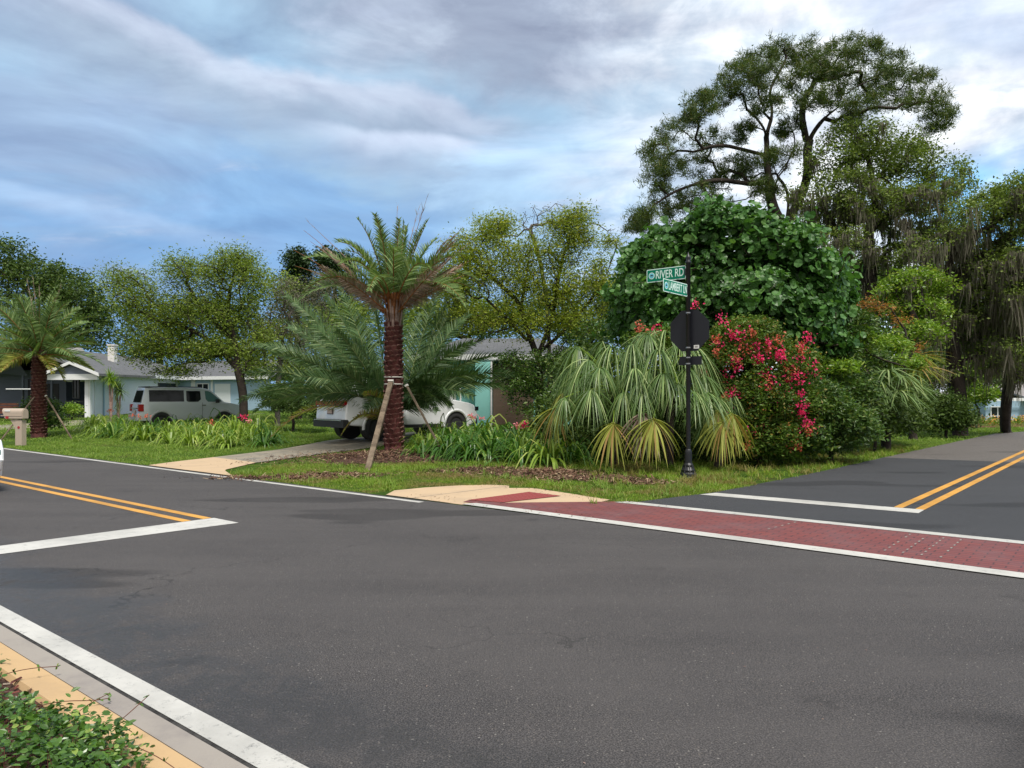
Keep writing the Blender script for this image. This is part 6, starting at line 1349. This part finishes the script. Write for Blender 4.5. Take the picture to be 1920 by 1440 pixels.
def bed(poly_uv, sp, kind, label, group, smin=.85, smax=1.15, mixp=0.3, zones=()):
    P = [ground(u, v) for u, v in poly_uv]; xs_ = [p.x for p in P]; ys_ = [p.y for p in P]
    def inside(x, y):
        c = False; j = len(P) - 1
        for i in range(len(P)):
            if (P[i].y > y) != (P[j].y > y) and x < (P[j].x - P[i].x) * (y - P[i].y) / (P[j].y - P[i].y) + P[i].x: c = not c
            j = i
        return c
    x = min(xs_)
    while x < max(xs_):
        y = min(ys_)
        while y < max(ys_):
            xx, yy2 = x + r.uniform(-.18, .18), y + r.uniform(-.18, .18)
            if inside(xx, yy2):
                u_ = 960 + FPX * xx / yy2; v_ = HZ + (EYE - float(hgt(xx, yy2))) * FPX / yy2; zn = [z for z in zones if u_ < z[0]][0]
                kk_ = kind if r.random() > mixp else ('dark' if kind == 'light' else 'light'); row = 'front' if v_ > zn[2] else 'back'
                lily(xx, yy2, kk_, label % ('pale green' if kk_ == 'light' else 'deep green', row, zn[1]), group, r.uniform(smin, smax))
            y += sp
        x += sp
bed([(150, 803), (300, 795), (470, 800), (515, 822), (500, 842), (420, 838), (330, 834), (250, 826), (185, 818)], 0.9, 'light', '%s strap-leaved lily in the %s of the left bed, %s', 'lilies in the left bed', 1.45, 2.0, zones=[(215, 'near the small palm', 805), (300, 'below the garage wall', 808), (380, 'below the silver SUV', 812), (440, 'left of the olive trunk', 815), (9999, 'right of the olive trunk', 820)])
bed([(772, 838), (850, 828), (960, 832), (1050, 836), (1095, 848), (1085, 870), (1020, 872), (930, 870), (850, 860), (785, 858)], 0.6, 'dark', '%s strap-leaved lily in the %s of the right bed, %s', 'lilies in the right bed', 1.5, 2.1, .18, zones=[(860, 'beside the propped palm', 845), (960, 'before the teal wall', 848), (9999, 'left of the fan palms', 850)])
def flower(u, v, Yd, mat, lab, n=26, s=.10):
    b = on(u, Yd); o = thing('flower_stalk', lab, 'flower', b); top = at(u, v, Yd) - b; m = MB(); m.tube([(0, 0, 0), tuple(top)], .010, 5); m.build('stem', 'lily_light', o)
    rr_ = rng(int(u * 7 + v)); m = MB(); P = np.tile(np.array(top), (n, 1)) + rr_.normal(size=(n, 3)) * np.array([.07, .06, .03]); m.stamp(*BROAD, P, rdir(rr_, n, .4), rdir(rr_, n), np.full(n, s), np.full(n, s * .45)); m.build('blossom', mat, o)
flower(972, 799, 19.5, 'lilypink', 'pink lily bloom left of the fan palms, its left head'); flower(986, 797, 19.3, 'pink', 'crimson lily bloom left of the fan palms, its right head')
flower(456, 783, 27.5, 'pink', 'crimson bloom at the foot of the olive tree trunk', 22, .12); flower(469, 790, 27.2, 'lilypink', 'pale pink bloom just right of the crimson bloom', 18, .10)
flower(885, 781, 23.6, 'lilypink', 'pale pink bloom by the white SUV front wheel'); flower(902, 783, 24.5, 'lilypink', 'pale pink bloom in front of the teal wall', 16)
flower(205, 770, 33, 'coral', 'orange bloom at the left of the left lily bed', 18, .09); flower(1085, 798, 18.6, 'coral', 'small reddish bloom under the fan palms', 14, .06)
for k, (u, v) in enumerate([(252, 780), (262, 783), (275, 781), (400, 798), (395, 792)]):
    flower(u, v, 29.5 - .3 * k, 'coral', ['reddish seed head at the bumper of the silver SUV, leftmost of three', 'reddish seed head at the bumper of the silver SUV, middle of three', 'reddish seed head at the bumper of the silver SUV, rightmost of three', 'reddish seed head below the front door of the silver SUV, the lower one', 'reddish seed head below the front door of the silver SUV, the upper one'][k], 16, .10)

# orange flower bed at the right
r = rng(400)
m = MB(); 
P2 = [xy(1690, 41), xy(1760, 38.5), xy(1900, 40), xy(1990, 41), xy(1990, 46), xy(1700, 46)]; m.sheet(P2, 0.012); tag(m.build('flower_bed', 'redchip'), kind='structure')
for i in range(26):
    u = 1694 + 9.5 * i + r.uniform(-3, 3); Yd = 43.5 + r.uniform(-1.5, 1.5)
    if 1765 < u < 1800: continue
    b = on(u, Yd); o = thing('bedding_plant', 'low orange flowering plant in red mulch ' + ('left of the open twiggy shrub' if u < 1780 else ('between twiggy shrub and blue house' if u < 1860 else 'in front of the blue house')), 'plant', b, 0, 'orange flowers in the far mulch bed')
    n = 70; m = MB(); P = rdir(r, n, .5) * np.array([.45, .3, .28]) * r.random((n, 1)) + np.array([0, 0, .18]); m.stamp(*LEAF, P, rdir(r, n), rdir(r, n, 1), np.full(n, .14), np.full(n, .07)); m.build('foliage', 'bush_bright', o)
    n = 26; m = MB(); P = rdir(r, n, .8) * np.array([.42, .3, .3]) + np.array([0, 0, .22]); m.stamp(*LEAF, P, rdir(r, n), rdir(r, n, 1), np.full(n, .10), np.full(n, .06)); m.build('blossom', 'orangeflower', o)

# ------------------------------------------------------------------ mulch, grass, ground cover
r = rng(500)
mc = np.array([mp0.x + .15, mp0.y - .55])
def patches(): return [(mc[0], mc[1], 2.9, 1.75), (*ground(1010, 887)[:2], 1.5, .6), (*ground(1110, 897)[:2], 1.3, .6), (*ground(900, 882)[:2], 1.2, .5), (*ground(520, 897)[:2], 1.3, .4), (*ground(620, 892)[:2], 1.1, .6), (*ground(1200, 905)[:2], .8, .35)]
PT = patches()
m = MB(); V = []; K = 28; Rr = 9
for j in range(Rr):
    f = j / (Rr - 1)
    for k in range(K):
        a = k * 2 * math.pi / K; w = 1 + .12 * math.sin(3 * a + 1) + .08 * math.sin(5 * a); x = mc[0] + 2.1 * w * f * math.cos(a); y = mc[1] + 1.35 * w * f * math.sin(a)
        V.append((x, y, float(hgt(x, y)) + .16 * (1 - f) ** 0.7 * (1 - f * .3) + 0.012 * math.sin(9 * x + 5 * y) * (1 - f) - (.01 if j == Rr - 1 else -0.006)))
F = [(j * K + k, j * K + (k + 1) % K, (j + 1) * K + (k + 1) % K, (j + 1) * K + k) for j in range(Rr - 1) for k in range(K)]
m.add(V, np.array(F)); tag(m.build('mulch_mound', 'mulch', smooth=True), kind='structure')
def mound(x, y):
    q = np.sqrt(((x - mc[0]) / 2.1) ** 2 + ((y - mc[1]) / 1.35) ** 2); return np.where(q < 1, .16 * (1 - np.minimum(q, 1)) ** .7 * (1 - q * .3), 0)
m = MB()
for i, (x, y, a, b) in enumerate(PT):
    n = int(9000 if i == 0 else 3200 * a * b)
    q = r.normal(size=(n, 2)) * .48; X_ = x + a * q[:, 0]; Y_ = y + b * q[:, 1]; P = np.stack([X_, Y_, hgt(X_, Y_) + mound(X_, Y_) + .012 + .02 * r.random(n)], 1)
    A = rdir(r, n); A[:, 2] *= .25; N_ = rdir(r, n, 2.5); L = .025 + .09 * r.random(n) ** 2
    m.stamp([(0, -.5, 0), (1, -.4, 0), (1, .5, 0), (0, .4, 0)], [(0, 1, 2, 3)], P, A, N_, L, .008 + L * .14)
tag(m.build('mulch', 'chip'), 'loose brown bark mulch round the propped date palm and along the verge', 'mulch', kind='stuff')

def scatter(n, box, keep):
    X_ = box[0] + (box[1] - box[0]) * r.random(n); Y_ = box[2] + (box[3] - box[2]) * r.random(n); k = keep(X_, Y_); return X_[k], Y_[k]
def on_grass(X_, Y_):
    a = X_ * D1[0] + Y_ * D1[1]; b = X_ * D2[0] + Y_ * D2[1]
    left = np.interp(b, [8, 10.2, 12, 16.5, 21.6, 33, 39, 43, 45.6, 47.2, 48.0, 48.3], [-5.95, -5.75, -5.32, -5.08, -5.0, -4.7, -4.5, -3.5, -1.2, 2.5, 8, 200])
    k = (b > 8.07 + .04 * np.sin(a * 3)) & (a < left + .03 * np.sin(b * 4))
    k &= ~((a > -9.75) & (a < -6.2) & (b < 10.35) & ~((b > 8.1) & (a + 9.75 < (b - 9.3) * .9)) & ~((a > -7.0) & (b - 9.9 > (a + 6.2) * -.25)))
    # driveway
    for (p0, p1, w) in (((-7.3, 16.2), (-6.4, 20.6), 1.55), ((-6.5, 20.2), (-4.9, 23.1), 1.45), ((-4.9, 23.1), (-1.1, 27.6), 1.6), ((-7.9, 15.0), (-7.2, 17.0), 1.8)):
        p0 = np.array(p0); d = np.array(p1) - p0; L = np.linalg.norm(d); d = d / L; s_ = (X_ - p0[0]) * d[0] + (Y_ - p0[1]) * d[1]; q = np.abs((X_ - p0[0]) * -d[1] + (Y_ - p0[1]) * d[0]); k &= ~((s_ > -.3) & (s_ < L + .2) & (q < w * .93))
    dens = np.ones(len(X_))
    for (x, y, pa, pb) in PT:
        q = ((X_ - x) / pa) ** 2 + ((Y_ - y) / pb) ** 2; dens = np.minimum(dens, np.clip(q - .25, .05, 1))
    return k & (r.random(len(X_)) < dens)
def grass(name, box, n, L, Wd, mat, label, keepx=None):
    X_, Y_ = scatter(n, box, on_grass)
    if keepx is not None: k = keepx(X_, Y_); X_, Y_ = X_[k], Y_[k]
    # tufted: cluster around random centres
    k = len(X_); cx = r.normal(size=k) * .03; X_ = X_ + cx
    pat = np.sin(X_ * 2.1 + np.sin(Y_ * 1.3) * 2) * np.sin(Y_ * 1.7 + X_ * .6); hs = .75 + .45 * np.clip(pat, -1, 1)
    P = np.stack([X_, Y_, hgt(X_, Y_) - .008 + mound(X_, Y_)], 1); D = rdir(r, k) * np.array([.7, .7, .3]); D[:, 2] = np.abs(D[:, 2]) + .75
    m = MB(); m.ribbons(P, D, L * (.5 + .9 * r.random(k)) * hs, np.full(k, Wd), .35, 2, 0, side=rdir(r, k) * np.array([1, 1, 0]), taper=.15)
    return tag(m.build(name, mat), label, 'grass', kind='stuff')
inview = lambda X_, Y_: (np.abs(X_) < Y_ * .76 + 1)
grass('grass', (-8, 4.5, 11.2, 17.5), 130000, .075, .0085, 'blade', 'patchy grass on the corner verge round the kerb ramp', inview)
grass('grass', (-17, 16, 16.5, 28), 190000, .085, .014, 'blade_lush', 'lawn grass beyond the verge on both sides of the driveway', inview)
grass('grass', (-32, 34, 27, 48), 120000, .11, .028, 'blade_lush', 'distant lawn grass near the houses and the far bend', inview)
# taller tufts on the front edge and verge
def tufts(n, box, L, mat, lab, keepx=None):
    cx, cy = scatter(n, box, on_grass)
    if keepx is not None: kk = keepx(cx, cy); cx, cy = cx[kk], cy[kk]
    per = 16; X_ = np.repeat(cx, per) + r.normal(size=len(cx) * per) * .035; Y_ = np.repeat(cy, per) + r.normal(size=len(cx) * per) * .035
    P = np.stack([X_, Y_, hgt(X_, Y_) + mound(X_, Y_)], 1); D = rdir(r, len(P)) * .8; D[:, 2] = np.abs(D[:, 2]) + .8
    m = MB(); m.ribbons(P, D, L * (.5 + .8 * r.random(len(P))), np.full(len(P), .011), .45, 3, 0, taper=.1); return tag(m.build('grass', mat), lab, 'grass', kind='stuff')
tufts(900, (-8, 4.5, 11.2, 17), .15, 'blade_lush', 'longer grass tufts on the corner verge', lambda x, y: (np.sin(x * 1.7 + .4) * np.sin(y * 1.1 + x) > -.2))
tufts(2200, (-1, 14, 13.5, 24), .17, 'blade', 'longer grass tufts along the side road verge', lambda x, y: (x > 1.0))

# ground cover in the near bed
def cover():
    o = tag(bpy.data.objects.new('ground_cover', None) if False else None or MBdummy(), None) if False else None
r = rng(600)
def clumps(n, a0, a1, b0, b1, zmax, dens=1.0):
    out_ = []
    while len(out_) < n:
        a = r.uniform(a0, a1); b = r.uniform(b0, b1); w = .10 * math.sin(a * 3.1) + .06 * math.sin(a * 7.3 + 1)
        if b > 1.44 + w - .06: continue
        x, y = ab(a, b); gap = math.sin(x * 5.2 + 1.0) * math.sin(y * 4.1 + .5)
        if gap > .25 and r.random() < .85: continue
        e = min(1, max(0.15, (1.46 + w - b) / .38)); out_.append((x, y, r.random() ** .6 * zmax * e))
    return np.array(out_)
m = MB(); tips = clumps(2700, -7.5, -1.6, -.2, 1.5, .30); n = len(tips)
per = 11; P = np.repeat(tips, per, 0) + r.normal(size=(n * per, 3)) * np.array([.035, .035, .02]); P[:, 2] = np.maximum(P[:, 2], .015)
A = rdir(r, len(P)); A[:, 2] = A[:, 2] * .35 + .1; L = .020 + .026 * r.random(len(P)); m.stamp(*BROAD, P, A, rdir(r, len(P), 2.2), L, L * .62, 0)
st0 = tips.copy(); st0[:, 2] = 0; k = r.integers(0, n, 900)
for i in k[:700]:
    p = tips[i]; q = p + np.append(r.normal(size=2) * .07, 0); q[2] = .01; m.tube([q, (p + q) / 2 + r.normal(size=3) * .015, p], [.0028, .0022, .0015], 4, 1, cap=False)
# runners reaching over the kerb
def runner(a0, b0, pts, leaves):
    P = [(*ab(a0 + da, b0 + db), z) for da, db, z in pts]; P = smooth_path([Vector(p) for p in P], 2); m.tube(P, .0022, 4, 1, cap=False)
    for q in range(leaves):
        c = np.array(P[int((q + .7) / leaves * (len(P) - 1))]); A = rdir(r, 3, .3); m.stamp(*BROAD, np.tile(c, (3, 1)), A, rdir(r, 3, 2), np.full(3, .022), np.full(3, .013), 0)
runner(-4.75, 1.33, [(0, 0, .08), (.05, .15, .10), (.03, .32, .06)], 4); runner(-4.2, 1.33, [(0, 0, .06), (.08, .12, .08), (.13, .26, .05), (.10, .34, .03)], 5)
runner(-3.32, 1.25, [(0, 0, .12), (.08, .14, .15), (.22, .22, .10), (.40, .26, .04)], 7); runner(-3.45, 1.32, [(0, 0, .10), (.02, .14, .18), (.0, .26, .24)], 5); runner(-3.0, 1.30, [(0, 0, .06), (.12, .08, .08), (.28, .1, .04)], 5); runner(-3.7, 1.30, [(0, 0, .10), (-.04, .10, .16), (-.02, .22, .20)], 4)
tag(m.build('ground_cover', ['cover', 'woodbrown']), 'low glossy jasmine ground cover spilling over the tan kerb in the near left corner', 'ground cover', kind='stuff')
m = MB(); n = 9000; a = r.uniform(-7.5, -1.5, n); b = r.uniform(-.6, 1.43, n); P = np.stack([ab(1, 0)[0] * a + D2[0] * b, D1[1] * a + D2[1] * b, .006 + .03 * r.random(n)], 1)
A = rdir(r, n); A[:, 2] *= .3; L = .015 + .04 * r.random(n); m.stamp([(0, -.5, 0), (1, -.4, 0), (1, .5, 0), (0, .4, 0)], [(0, 1, 2, 3)], P, A, rdir(r, n, 2), L, L * .35)
tag(m.build('mulch', 'redchip'), 'reddish wood chip mulch under the ground cover in the near bed', 'mulch', kind='stuff')
# leaf litter and pebbles on the road edge
m = MB(); n = 260; a = r.uniform(-9, -5.2, n); b = 8.1 + np.abs(r.normal(size=n)) * .3; b = np.where(r.random(n) < .5, 9.9 + (a + 5.5) * -.1 + r.normal(size=n) * .15, b); 
P = np.stack([D1[0] * a + D2[0] * b, D1[1] * a + D2[1] * b, np.full(n, .014)], 1); A = rdir(r, n); A[:, 2] *= .1; m.stamp(*LEAF, P, A, rdir(r, n, 4), .02 + .03 * r.random(n), np.full(n, .014))
tag(m.build('leaf_litter', 'chip'), 'scattered dry leaf litter on the kerb ramp and road edge', 'leaf litter', kind='stuff')
m = MB(); n = 90; X_ = r.uniform(-3, 5, n); Y_ = r.uniform(3, 10.5, n); P = np.stack([X_, Y_, np.full(n, .006)], 1); m.stamp(*LEAF, P, rdir(r, n) * np.array([1, 1, .1]), rdir(r, n, 5), .006 + .014 * r.random(n), np.full(n, .008))
tag(m.build('road_grit', 'husk'), 'tiny pale leaf scraps and grit on the asphalt', 'grit', kind='stuff')
